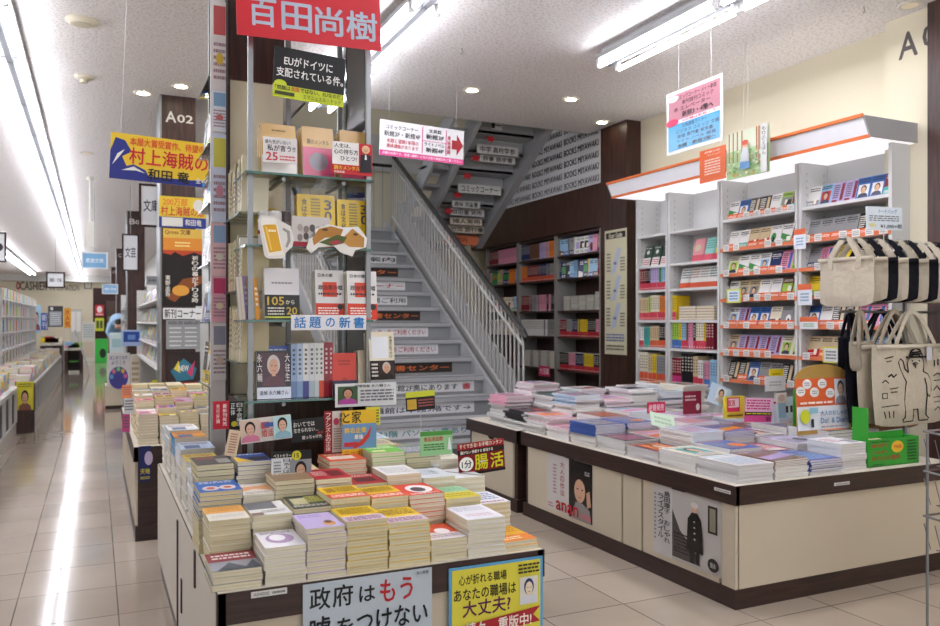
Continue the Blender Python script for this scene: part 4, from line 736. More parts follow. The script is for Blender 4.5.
aisle_sign(139, 184, 163, 227, 8.0, '文庫', 'white paperback sign in dark frame by the A02 column')
aisle_sign(122, 234, 139, 271, 12.5, '文芸', 'white sign in dark frame by the second aisle column')
aisle_sign(-12, 232, 6, 262, 8.0, '・', 'dark-framed hanging sign cut by the picture edge beyond the aisle shelves')
aisle_sign(46, 272, 65, 288, 17, '雑誌・文具', 'small dark-framed sign before the cashier lettering')
aisle_sign(81, 252, 108, 269, 13, '君波文庫', 'light blue hanging sign with white border, nearer and larger', '#7fb2d8', '#e2e4e8', '#f0f2f6')
aisle_sign(102, 284, 118, 294, 19, '新刊', 'light blue hanging sign with white border, far and smaller', '#8fbbdc', '#e2e4e8', '#f0f2f6')
aisle_sign(146, 276, 164, 285, 7.9, '新潮文庫', 'grey shelf header sign above the aisle gondola', '#a8aaae', '#c9cacc', '#333333', False)
# ================= shelf units =================
def shelf_unit(name, label, cat, X, ya, yb, zt_, levels, dep, body, shelfm, rail=None, face=-1, side=True):
    """shelves with their open side facing -X (face=-1) at plane X, or +X"""
    o = thing(name, label, cat); s = -face
    xx = lambda a, b: (min(X+s*a, X+s*b), max(X+s*a, X+s*b))
    g = M(); g.box(*xx(dep-.02, dep), ya, yb, 0, zt_, m=body) if isinstance(body, str) and body in MATS else g.box(*xx(dep-.02, dep), ya, yb, 0, zt_, body, 'plain'); g.build('back_panel', o)
    for y in (ya, yb-.025):
        g = M(); g.box(*xx(0, dep-.02), y, y+.025, 0, zt_, SIDEC.get(name, '#c9c7c5'), 'plain')
        for k in range(int(zt_/.05)):
            if k*.05 > .5 and y > ya: g.box(*xx(.05, .056), y-.001, y, k*.05, k*.05+.015, '#8c8a88', 'plain'); g.box(*xx(dep-.06, dep-.054), y-.001, y, k*.05, k*.05+.015, '#8c8a88', 'plain')
        g.build('side_panel', o)
    for z in levels:
        g = M(); g.box(*xx(.004, dep-.02), ya+.02, yb-.02, z-.022, z, m=shelfm) if shelfm in MATS else g.box(*xx(.004, dep-.02), ya+.02, yb-.02, z-.022, z, shelfm, 'plain')
        sh = g.build('shelf', o)
        if rail: g = M(); g.box(*xx(-.006, .004), ya+.005, yb-.005, z-.024, z+.004, rail, 'plain'); g.build('price_rail', sh)
    return o
SIDEC = {'white_wall_bookcase': '#cdccca', 'dark_wall_bookcase': '#8f8c88'}
XF = 4.55
bays = [(5.63, 6.08), (4.98, 5.62), (4.19, 4.97), (3.44, 4.18)]
bn = ['narrow white bookcase bay next to the walnut column', 'white bookcase bay with brightly banded hardcovers, second from the walnut column', 'white bay with orange price rails, farther from the cream column', 'white bay with orange price rails behind the hanging tote bags']
L12 = [2.04, 1.76, 1.54, 1.267, 1.02, .707, .4]; L34 = [2.066, 1.83, 1.63, 1.43, 1.22, 1.003, .796, .5]
for i, (a, b) in enumerate(bays):
    lv = L12 if i < 2 else L34
    if i == 3: lv = [z for z in L34]
    o = shelf_unit('white_wall_bookcase', bn[i], 'bookcase', XF, a, b, 2.385, lv[:1] if i >= 2 else lv, .28, '#d2d2d2', '#d4d3d2')
    if i >= 2:
        for z in lv[1:]:
            g = M(); g.box(XF+.004, XF+.26, a+.02, b-.02, z-.02, z, '#d4d3d2', 'plain'); sh = g.build('shelf', o)
            g = M(); g.box(XF-.006, XF+.004, a+.005, b-.005, z-.022, z+.004, '#d9774f', 'plain'); g.build('price_rail', sh, 'orange price rail')
# crown over the bookcases, its soffit given an added glow
cr = thing('bookcase_crown', 'white slanted light crown with two orange lines over the wall bookcases', 'canopy')
a, b = 3.40, 6.08
g = M(); g.hexa([(4.29, a, 2.385), (4.33, a, 2.385), (4.33, b, 2.385), (4.29, b, 2.385), (4.23, a, 2.51), (4.27, a, 2.51), (4.27, b, 2.51), (4.23, b, 2.51)], '#f2f2f6', 'plain'); g.build('fascia', cr)
g = M(); g.box(4.31, 4.83, a, b, 2.385, 2.40, m='soffit_glow'); g.build('soffit', cr)
for x, z in ((4.288, 2.386), (4.226, 2.506)): g = M(); g.box(x-.006, x+.012, a-.004, b+.004, z-.006, z+.014, '#dc7038', 'plain'); g.build('trim_line', cr, 'orange edge line')
for y in (a-.012, b): g = M(); g.prism([(4.29, 2.385), (4.83, 2.385), (4.83, 2.51), (4.23, 2.51)], (0, y+.012, 0), (1, 0, 0), (0, 0, 1), (0, -1, 0), .012, '#a3a1a0', 'plain'); g.build('end_cap', cr, 'grey end cap')
# ---- books of the wall bookcases ----
FOD = []   # face-out covers
for base in ('white', 'cream', 'white', 'white', 'cream', 'beige', 'white', 'yellow', 'lime', 'sky blue', 'blue', 'navy', 'black', 'brown', 'grey', 'pink', 'lavender', 'maroon', 'grey', 'beige', 'white', 'black'):
    for k in (R.randrange(6),):
        b_, ops = design(base, k, R); FOD.append((base, up_mesh('faceout', .105, .15, .011, b_, ops, n=2), up_mesh('faceout_band', .105, .15, .011, b_, ops+[('r', 0, 0, 1, .28, '#dd6a3e'), ('s', .1, .06, .9, .2, '#f2e2d8', 2)], n=2)))
def tag_mesh(c='#e4e2de', b='#dd6a3e'):
    g = M(); g.box(-.03, .03, -.002, 0, 0, .05, c); g.art([('s', .1, .15, .9, .85, '#8d8784', 3)], (-.03, -.002, 0), (1, 0, 0), (0, 0, 1), .06, .05); return g.mesh('price_tag')
TAG = tag_mesh()
BAYW = ['narrow bay', 'second bay', 'third white bay', 'bay behind tote bags']
def faceouts(bay, zi, z, ya, yb, pitch, order, band=.6, tag=.25, hgt=1.0):
    n = int((yb-ya-.05)/pitch); k = 0
    for j in range(n):
        y = yb-.075-j*pitch*((yb-ya-.13)/(max(1, n-1)*pitch)) if n > 1 else (ya+yb)/2
        base, m1, m2 = order(j) ; me = m2 if R.random() < band else m1
        link('face_out_book', me, None, '%s %s cover book facing out, %s shelf of the %s, %s along' % ('orange-banded' if me is m2 else 'plain', base, ordn(zi), BAYW[bay], ordn(j)), 'book', 'face-out books on the wall shelves', None, (XF+.05, y, z+.003), (-.30, R.uniform(-.01, .01), -PI/2+R.uniform(-.05, .05)))
        if R.random() < tag: link('price_tag', TAG, None, 'white shelf tag below the %s book, %s shelf of the %s, %s along' % (base, ordn(zi), BAYW[bay], ordn(j)), 'tag', 'tags on the wall shelves', None, (XF-.007, y, z-.018), (0, 0, -PI/2))
runs = lambda: (lambda st: (lambda j: st.append(R.choice(FOD)) or st[-1] if (not st or R.random() < .55) else st[-1]))([])
top4 = [FOD[2], FOD[9], FOD[16], FOD[16], FOD[10], FOD[10], FOD[17], FOD[17]]
for bay in (2, 3):
    a, b = bays[bay]
    for zi, z in enumerate(L34[:7]):
        if zi == 0 and bay == 3:
            ordf = lambda j: top4[min(j, 7)]; faceouts(bay, zi, z, a, b, .095, ordf, 0, 0)
        else: faceouts(bay, zi, z, a, b, .098, runs(), .65, .55)
# bays 1 and 2: upper face-outs then spine rows
def yz(u, X=XF): return P(u, 300, X=X).y
for u, c in ((645, 10), (652, 10), (660, 10)):
    pass
dk = up_mesh('faceout', .105, .19, .012, '#3f5148', [('r', 0, 0, 1, .42, '#e0dcd8'), ('s', .1, .05, .9, .35, '#b8525c', 3), ('e', .5, .7, .2, .1, '#c9cfc6'), ('s', .1, .86, .9, .94, '#c9cfc6', 1)], n=3)
for j in range(3): link('face_out_book', dk, None, 'dark green cover with floral band, %s from the walnut column' % ordn(j), 'book', 'dark green face-out trio', None, (XF+.05, 6.0-j*.13, 1.763), (-.26, 0, -PI/2))
for j, (base, ops) in enumerate((('#d98f95', [('e', .35, .6, .25, .16, '#c9b79a')]), ('#8fc9bf', [('s', .1, .5, .9, .9, '#5a9a8f', 4)]), ('#d9c23a', [('s', .1, .5, .9, .9, '#7fae5a', 3)]))):
    me = up_mesh('faceout', .15, .2, .02, base, ops+[('r', 0, 0, 1, .28, '#cf4f62')]); link('face_out_book', me, None, ['rose', 'aqua', 'lemon'][j]+' cover book with crimson band on the second shelf of the second bay', 'book', 'pastel face-out books', None, (XF+.05, 5.3-j*.13, 1.763), (-.26, 0, -PI/2))
me0 = [up_mesh('faceout', .13, .18, .012, '#dcd8d2', [('s', .1, .45, .9, .95, ['#3b6a70', '#9a6a5a', '#8a8f86'][q], 4), ('r', 0, 0, 1, .25, '#d2593c')], n=3) for q in range(3)]
for j in range(5): link('face_out_book', me0[j % 3], None, 'white cover with scarlet band, third shelf of the second bay, %s along' % ordn(j), 'book', 'white face-out row', None, (XF+.05, 5.47-j*.115, 1.543), (-.26, 0, -PI/2))
SPD = {}
def spine(base, band, t, h, d_=.15):
    k = (base, band, t, h)
    if k not in SPD: SPD[k] = spine_mesh('spine', t, h, d_, BR.get(base, base), ([('r', 0, 0, 1, .32, band)] if band else [])+[('s', .25, .42, .75, .92, '#5a504c' if base not in ('black', 'navy', 'maroon') else '#cfc7bb', 5), ('r', .3, .05, .7, .09, '#e8ddd6')])
    return SPD[k]
def spines(X, ya, yb, z, seq, label, grp, hs=(.17, .2), cat='book', name='hardcover_book'):
    """seq: (colour, band, thickness, count) from the far end towards the viewer"""
    y = yb; n = 0
    for base, band, t, cnt in seq:
        h = round(R.uniform(*hs), 2); me = spine(base, band, t, h)
        for q in range(cnt):
            if y-t < ya: return
            link(name, me, None, '%s %s spine, %s on the %s' % (base, 'banded' if band else 'plain', ordn(n) if n < 39 else 'last', label), cat, grp, None, (X+R.uniform(0, .004), y, z+.0005), (0, 0, -PI/2)); y -= t+.001; n += 1
ra = '#cf4558'; rb = '#d2593c'
spines(XF+.02, 5.66, 6.05, 1.543, [('maroon', ra, .03, 3), ('black', ra, .03, 2), ('lavender', ra, .03, 4), ('green', ra, .03, 1), ('sky blue', ra, .03, 3)], 'third shelf of the narrow bay by the column', 'hardcovers on the narrow bay', (.19, .2))
spines(XF+.02, 5.66, 6.05, 1.27, [('beige', ra, .032, 4), ('lime', ra, .03, 1), ('cream', ra, .03, 4), ('orange', ra, .03, 3)], 'fourth shelf of the narrow bay by the column', 'hardcovers on the narrow bay', (.2, .22))
spines(XF+.02, 5.66, 6.05, 1.023, [('white', ra, .03, 2), ('teal', None, .03, 3), ('beige', rb, .03, 4), ('black', rb, .03, 3)], 'fifth shelf of the narrow bay by the column', 'hardcovers on the narrow bay', (.18, .2))
spines(XF+.02, 5.66, 6.05, .71, [('cream', rb, .03, 4), ('beige', rb, .03, 2), ('yellow', rb, .028, 2), ('grey', rb, .03, 4)], 'sixth shelf of the narrow bay by the column', 'hardcovers on the narrow bay', (.24, .26))
spines(XF+.02, 5.02, 5.59, 1.27, [('yellow', ra, .028, 2)], 'fourth shelf of the second bay', 'hardcovers on the second bay', (.2, .21))
for q in range(5):
    for c_ in range(2):
        g = M(); g.box(0, .15, 0, .21, .0015, .021, '#e2d9c2', 'pages'); g.box(0, .15, 0, .21, 0, .0015, '#8a3d3a', 'plain'); g.box(0, .15, 0, .21, .021, .0225, '#8a3d3a', 'plain')
        if q == 0 and c_ == 0: lie = g.mesh('lying_book')
        link('hardcover_book', lie, None, 'cream hardcover lying flat in the %s pile of the fourth shelf, %s up' % (('farther', 'nearer')[c_], ordn(q)), 'book', 'flat piles on the second bay', None, (XF+.02, 5.285-c_*.22, 1.268+q*.0235))
spines(XF+.02, 5.02, 5.59, 1.023, [('lime', '#4a74c2', .03, 3), ('yellow', '#4a74c2', .03, 1), ('sky blue', ra, .03, 2), ('brown', ra, .025, 1), ('pink', None, .03, 2), ('black', ra, .03, 1), ('cream', ra, .03, 3), ('yellow', ra, .028, 1), ('maroon', None, .03, 3)], 'fifth shelf of the second bay', 'hardcovers on the second bay', (.22, .23))
spines(XF+.02, 5.02, 5.59, .71, [('maroon', '#c23a7a', .03, 4), ('black', None, .035, 4), ('beige', ra, .03, 2), ('white', ra, .03, 2), ('grey', None, .02, 1), ('pink', '#4a74c2', .03, 2), ('sky blue', None, .03, 3)], 'sixth shelf of the second bay', 'hardcovers on the second bay', (.2, .27))
# pop cards on the wall shelves
def xcard(u0, v0, u1, v1, X, base, ops, label, name='shelf_card', tilt=0, roll=0, dz=0, **k):
    w_, h, l = onX(u0, v0, u1, v1, X); return board(name, w_, h, base, ops, label, 'sign', l, rz=-PI/2+dz, tilt=tilt, roll=roll, **k)
xcard(727, 289, 741, 303, XF-.012, '#d8da5a', [('r', .1, .1, .9, .9, '#d6e2ea'), ('s', .2, .2, .8, .8, '#5f7fb0', 3)], 'lime-framed card on the orange-railed bay farther from the bags')
xcard(794, 229, 806, 249, XF-.014, '#e2e6ec', [('r', 0, .72, 1, 1, '#dd6a3e'), ('s', .2, .15, .8, .6, '#7fa3c2', 3)], 'white card with orange head hanging on the post between railed bays, upper one')
xcard(798, 284, 812, 305, XF-.014, '#e2e6ec', [('r', 0, .72, 1, 1, '#dd6a3e'), ('s', .2, .15, .8, .6, '#7fa3c2', 3)], 'white card with orange head hanging on the post between railed bays, middle one')
xcard(800, 317, 818, 329, XF-.014, '#e2e6ec', [('r', 0, .6, 1, 1, '#dd6a3e'), ('s', .2, .15, .8, .5, '#7faa62', 2)], 'wide white card with orange head on the post between railed bays, lowest one')
xcard(823, 347, 840, 363, XF-.009, '#d8cf3a', [('r', .08, .08, .92, .92, '#dcdcda'), ('s', .2, .2, .8, .8, '#6a6a70', 3)], 'yellow-framed card below the tote bag hems')
# dark wall bookcases behind the stairs
XD = 4.68
db = [(6.86, 7.74), (7.75, 8.63), (8.64, 9.52)]; dn = ['dark wood bookcase bay beside the walnut column', 'middle dark wood bookcase bay behind the stair rail', 'dark wood bookcase bay deepest under the stairs']
LD = [1.985, 1.73, 1.376, 1.087, .72, .38]
for i, (a, b) in enumerate(db): shelf_unit('dark_wall_bookcase', dn[i], 'bookcase', XD+.012, a, b, 2.22, LD+[2.22], .27, 'walnut', 'walnuth')
XDF = XD+.012; DB = ['bay beside the column', 'middle bay', 'deepest bay']
pal = {(0, 0): ['sky blue', 'grey', 'white', 'white', 'lavender', 'pink', 'maroon'], (0, 1): ['navy', 'black', 'sky blue', 'navy', 'yellow', 'sky blue', 'maroon'], (0, 3): ['maroon', 'grey', 'navy', 'yellow', 'black', 'pink'], (0, 4): ['black', 'pink', 'navy', 'yellow', 'black'],
       (1, 0): ['navy', 'brown', 'lavender', 'orange'], (1, 1): ['orange', 'maroon', 'navy', 'grey'], (1, 2): ['maroon', 'grey', 'pink', 'black'], (2, 0): ['maroon', 'pink', 'pink'], (2, 1): ['maroon', 'green', 'beige', 'navy', 'orange', 'sky blue'], (2, 2): ['brown', 'orange', 'beige', 'sky blue'], (1, 3): ['white', 'white', 'grey'], (2, 3): ['white', 'beige']}
for (bi, li), cs in pal.items():
    a, b = db[bi]; z = LD[li]; y = b-.035; n = 0
    band = {0: None, 1: None, 3: '#b8303a', 4: '#b8303a'}.get(li) if bi == 0 else (rb if (bi, li) == (1, 1) else None)
    face = li < 3 and bi in (0, 2) and (bi, li) != (2, 0)
    while y > a+.06:
        c = cs[min(len(cs)-1, int((b-y)/(b-a)*len(cs)+R.uniform(-.3, .3)))] if cs else 'white'
        lb = '%s, %s along the %s shelf of the dark %s' % ('%s', ordn(n), ordn(li), DB[bi])
        if face and R.random() < .75:
            b_, ops = design(c, R.randrange(6), R); key = ('dk', c, R.randrange(3))
            if key not in SPD: SPD[key] = up_mesh('faceout', .12, .185, .02, b_, ops)
            link('novel', SPD[key], None, lb % (c+' novel turned cover out'), 'book', 'novels on the dark bookcases', None, (XDF+.05, y-.06, z+.002), (-.12, 0, -PI/2+.5)); y -= .085
        else:
            t = R.choice([.02, .026, .032]); me = spine(c, band, t, .19)
            link('novel', me, None, lb % (c+' novel spine out'), 'book', 'novels on the dark bookcases', None, (XDF+.03, y, z+.0005), (0, 0, -PI/2)); y -= t+.0015
        n += 1
for q in range(26):       # flat piles
    c_, r_ = q % 5, q//5; bi = 0
    g = M(); g.box(0, .16, 0, .12, 0, .03, R.choice(['#cfcabb', '#d8d5cc', '#c2bfb6']), 'pages'); g.box(-.001, .16, 0, .12, .03, .031, '#d8d8d8')
    if q < 4: MP = globals().setdefault('MP', []); MP.append(g.mesh('lying_novel'))
    link('novel', MP[q % 4], None, 'pale paperback in a flat pile, %s column, %s layer, third shelf beside the column' % (ordn(c_), ordn(r_)), 'book', 'flat piles on the dark bookcase', None, (XDF+.04, 6.9+c_*.155, 1.378+r_*.0315))
for q in range(24):
    c_, r_ = q % 4, q//4; link('novel', MP[q % 4], None, 'white boxed set copy, %s column, %s layer, fifth shelf of the middle bay' % (ordn(c_), ordn(r_)), 'book', 'white pile on the middle dark bay', None, (XDF+.03, 7.8+c_*.2, .722+r_*.0315))
xcard(539, 366, 550, 376, XDF-.1, '#d2306a', [('T', '大活躍', .1, .2, .9, .8, '#f2dfe4')], 'small pink tag standing before the white pile of the middle dark bay', th=.004)
# ================= MAGAZINE TABLE =================
mp = M(); MC = [0]
mag_pal = [('white', '#e2e2e3'), ('white', '#dedfe2'), ('pink', '#e0a3b8'), ('teal', '#7cc9c2'), ('sky blue', '#b7cde2'), ('blue', '#4a66b0'), ('cream', '#e0d8c8'), ('lavender', '#c9bede'), ('maroon', '#7c2a3a'), ('black', '#2b2a2d')]
def mag_ops(R):
    k = R.randrange(5); ac = BR[R.choice(['pink', 'teal', 'sky blue', 'orange', 'red', 'lavender', 'beige', 'grey', 'maroon', 'navy'])]
    T2 = [('s', .06, .84, .94, .95, ac, 1)]
    return T2+([('f', .2, .05, .85, .8, ac, '#3a2a26', '#c9c2bc', '#dcb59a')] if k == 0 else [('s', .1, .1, .5, .7, '#8a8a92', 8), ('e', .7, .4, .2, .2, ac)] if k == 1 else [('r', .1, .1, .9, .6, ac), ('s', .15, .65, .85, .78, '#77727a', 2)] if k == 2 else [('p', [(0, .1), (1, .3), (1, .6), (0, .4)], ac), ('s', .1, .65, .9, .8, '#8a8a92', 2)] if k == 3 else [('s', .1, .1, .9, .75, ac, 7)])
def mag_mesh(w_, d_, t, base, ops, pc, edge):
    g = M(); g.box(.0005, w_, .0005, d_, .0008, t-.0008, pc, 'pages'); g.box(0, w_, 0, d_, t-.0008, t, base, 'gloss'); g.box(0, w_, 0, d_, 0, .0008, base, 'gloss'); g.box(-.0004, .0008, 0, d_, 0, t, edge)
    if ops: g.art(ops, (0, 0, t), (1, 0, 0), (0, 1, 0), w_, d_, 'gloss', .0003)
    return g.mesh('magazine')
cells = []
ys = [2.67+.275*i for i in range(9)]
for j, y in enumerate(ys):
    for i in range(6):
        x = 2.545+i*.218
        if x+.2 > 3.86: continue
        if j >= 6: h = R.uniform(.2, .29) if i or j == 8 else R.uniform(.08, .14)
        elif i == 0: h = R.uniform(.055, .085)
        elif j == 0: h = R.uniform(.07, .1)
        else: h = R.uniform(.07, .15)
        cells.append((i, j, x, y, h))
WC = ['edge', 'second', 'third', 'fourth', 'fifth', 'sixth']
special = {(0, 0): ('white', '#e0e0e1', .08), (1, 0): ('brown', '#8a6f62', .085), (2, 0): ('blue', '#4250a8', .07), (3, 0): ('white', '#e4e2e2', .12), (0, 4): ('blue', '#3f5ea8', .13), (1, 4): ('blue', '#4468b4', .13)}
CNT2 = 0
for i, j, x, y, h in cells:
    if j == 0 and i in (3, 4, 5): continue      # green book box stands here
    nm, base = R.choice(mag_pal)
    if j > 4: nm, base = R.choice(mag_pal[:3]+mag_pal[:2]+[mag_pal[9], mag_pal[8], mag_pal[4], mag_pal[6]])
    if (i, j) in special: nm, base, h = special[(i, j)]
    messy = j >= 6; t = .013 if messy else R.choice([.007, .010, .016 if j < 2 else .011]); n = max(2, round(h/t/1.02)); w_, d_ = (.205, .262)
    pc = R.choice(['#dcdbd9', '#d3d2d2', '#e2e0dc']); edge = base if (i, j) in special and nm != 'white' else R.choice([pc, pc, pc, base]) if j > 5 else pc
    ops = mag_ops(R); mt = mag_mesh(w_, d_, t, base, ops, pc, edge); ml = mag_mesh(w_, d_, t, base, None, pc, edge)
    show = n if (i == 0 and not messy) else 5
    show = min(show, 9)
    stack('magazine', x, y, w_, d_, n, t, mt, ml, nm+'-covered', '%s column, %s row of the magazine table' % (WC[i], ordn(j)), show, pc, 'magazine', cnt=MC, lim=310, grp='magazine stacks', jit=.02 if messy else .004, pile=mp)
mp.build('magazine_pile', None, 'lower copies hidden inside the magazine table stacks', 'magazines', kind='stuff')
# hardcover stacks behind the front row
for k, (u0, u1, vt, vb, Y, desc) in enumerate(((797, 846, 440, 466, 2.90, 'white photo-cover'), (766, 800, 432, 452, 3.3, 'white plain'))):
    pass
def tcard(u0, v0, u1, v1, Y, base, ops, label, roll=0, tilt=0, rz=0, name='table_card', zb=None, th=.003):
    w_, h, l = onY(u0, v0, u1, v1, Y)
    def ex(g, w2, h2):
        if zb is not None: g.tube([(0, .003, h2*.4), (0, .003, zb-l[2])], .0016, '#c9c9c9', 'plain', 5)
    return board(name, w_, h, base, ops, label, 'sign', l, roll=roll, tilt=tilt, rz=rz, extra=ex, m='gloss', th=th)
tcard(683, 391, 701, 414, 3.9, '#86243a', [('s', .1, .55, .7, .85, '#d9c0c4', 2), ('e', .8, .3, .1, .15, '#e2d8d8')], 'dark red card among the magazine piles', zb=.66)
tcard(647, 402, 665, 413, 3.8, '#c22c52', [('T', '絶賛発売', .08, .2, .92, .8, '#ecc9d2')], 'crimson card with pink lettering beside the dark red card', zb=.66)
tcard(651, 413, 676, 428, 3.5, '#cfe2cc', [('s', .15, .2, .85, .8, '#a9c0a5', 2)], 'tilted mint card on the magazine piles', roll=.25, tilt=-.5, zb=.62)
tcard(706, 385, 727, 405, 3.6, '#bdd6e8', [('f', .3, .15, .8, .9, '#dfe6ea', '#3a2a28', '#c9c2c0', '#dcb59a')], 'tilted pale blue portrait card above the magazine piles', roll=.35, zb=.66)
tcard(723, 396, 742, 418, 3.55, '#d8c83a', [('r', .08, .3, .75, .95, '#d6405c'), ('r', .15, .5, .7, .9, '#ecdcd8'), ('T', '家族', .15, .55, .5, .85, '#b8243a'), ('s', .1, .05, .9, .22, '#4a3a10', 1)], 'yellow and crimson magazine standing upright on display', zb=.66, th=.02)
tcard(744, 398, 772, 422, 3.4, '#dd4f94', [('r', 0, .42, 1, 1, '#ecb6cf'), ('s', .05, .5, .9, .95, '#c2306e', 4), ('r', 0, .28, 1, .42, '#26231f'), ('s', .04, .31, .96, .39, '#e2da3a', 1), ('T', 'NEW', .75, .05, .92, .22, '#2a2226')], 'hot pink handwritten card on the magazine table', zb=.66, roll=.06)
tcard(771, 401, 787, 427, 3.4, '#d2d3d8', [('r', 0, .92, 1, 1, '#9a2638')], 'plain white upright card beside the hot pink one', zb=.62, th=.02)
tcard(765, 376, 785, 391, 3.45, '#dcdedc', [('s', .2, .3, .8, .7, '#a9aeaa', 2)], 'white card on a stick in front of the orange rails', zb=.66)
tcard(769, 369, 783, 378, 3.46, '#dfc829', [('s', .2, .3, .8, .6, '#a08a18', 1)], 'small yellow cloud tag above the white stick card', zb=.75)
tcard(778, 397, 798, 419, 3.3, '#cfe0ea', [('r', 0, .1, .4, .9, '#a9cde2'), ('r', .38, .3, .5, .6, '#4a4248'), ('r', .6, .3, .72, .6, '#4a4248')], 'pale blue card with two tiny figures near the kraft display', zb=.66, roll=-.05)
tcard(776, 393, 786, 403, 3.28, '#e2d8d0', [('e', .5, .5, .35, .35, '#d6b9b4')], 'round cream tag above the pale blue figure card', zb=.8)
# kraft board display and green card behind
w_, h, l = onY(797, 368, 850, 437, 3.02)
arch = [(0, 0), (1, 0), (1, .8)]+[(.5+.5*math.cos(PI*k/12), .8+.2*math.sin(PI*k/12)) for k in range(1, 12)]+[(0, .8)]
kd = [('r', .0, .38, .96, .8, '#d8602f'), ('r', 0, .06, .96, .4, '#dde2ea')]+[('e', x, y, .085, .07, '#e6e4e2') for x, y in ((.08, .62), (.2, .72), (.33, .6), (.48, .72), (.62, .58))]+[('s', x-.05, y-.03, x+.05, y+.03, '#9a9aa2', 2) for x, y in ((.08, .62), (.2, .72), (.33, .6), (.48, .72), (.62, .58))]+[('f', .7, .42, .93, .78, '#d9d9dc', '#3a3a40', '#8a8a92', '#d9b8a0'),
     ('s', .04, .42, .66, .48, '#f4dccf', 1), ('e', .12, .26, .09, .1, '#c9cf2e'), ('r', .2, .3, .36, .38, '#8fc2d6'), ('T', '大人のおしゃれ', .4, .26, .92, .33, '#3f7fb4'), ('T', "Do!  & Don't", .4, .15, .92, .23, '#3f7fb4'), ('r', .22, .1, .27, .22, '#26262c'), ('s', .4, .08, .9, .12, '#8fa3b4', 1)]
board('kraft_display_board', w_, h, '#a98545', kd, 'kraft board with arched top, orange panel and white bubbles', 'display board', (l[0], l[1], TZ+.125), th=.008, tilt=-.06, outline=arch)
g = M(); g.box(-.02, .02, 0, .003, 0, .22, '#3fae3a'); g.build('green_card', None, 'plain green upright card behind the kraft board', 'sign', loc=(P(796, 410, Y=3.2).x, 3.2, TZ+.12))
# white hardcovers in front of the kraft board
wm = flat_mesh('hard', .17, .2, .026, '#e0e0e4', [('s', .1, .3, .6, .8, '#b06a72', 3), ('r', .6, .1, .9, .5, '#8a8f96')], '#dcdbd8'); wl = flat_mesh('hard_low', .17, .2, .026, '#e0e0e4', [], '#dcdbd8')
for q in range(5): link('hardcover_book', wm if q == 4 else wl, None, 'white hardcover in the stack before the kraft board, %s from the table' % ordn(q), 'book', 'white hardcover stack', None, (3.192+R.uniform(-.003, .003), 2.68+R.uniform(-.004, .004), TZ+.0+q*.0265), (0, 0, R.uniform(-.02, .02)))
# green book box
l0 = P(865, 466, Y=2.72); l1 = P(915, 458, Y=2.72)
W_ = l1.x-l0.x; gb = thing('green_book_box', 'bright green cardboard book box with red and black printing', 'display box', (l0.x, 2.70, TZ))
z1 = .135; z2 = .29; D_ = .09; th = .004
g = M(); g.box(0, W_, 0, th, 0, z1, '#2f9a30');  g.box(W_-th, W_, 0, D_, 0, z1, '#2f9a30'); g.box(0, W_, D_-th, D_, 0, z1+.02, '#2f9a30'); g.box(0, W_, 0, D_, 0, th, '#2f9a30')
g.art([('T', '藤本敬子', .06, .7, .38, .84, '#a8432a'), ('T', '二宮元輔の', .06, .48, .36, .58, '#a8432a'), ('T', 'あなたの運命', .06, .22, .62, .4, '#a8432a'), ('s', .06, .88, .4, .93, '#1d3a1c', 1), ('e', .56, .68, .12, .22, '#e0b62c'), ('T', '7780部', .48, .62, .64, .76, '#c2402c'), ('s', .76, .12, .94, .92, '#1d3a1c', 7), ('s', .06, .06, .3, .12, '#1d3a1c', 1)], (0, 0, 0), (1, 0, 0), (0, 0, 1), W_, z1)
g.build('box_body', gb)
g = M(); g.box(-.004, .0, 0, D_, 0, z2, '#349a2e', 'print'); g.build('header_flap', gb)
for q in range(6): link('upright_book', up_mesh('upright', .085, .12, .022, '#d8c79a', []), None, 'tan book standing inside the green box, %s from the aisle' % ordn(q), 'book', 'books inside the green box', None, (l0.x+.03+q*.026, 2.75, TZ+.006), (0, 0, PI/2)) if q*.026+.05 < W_ else None
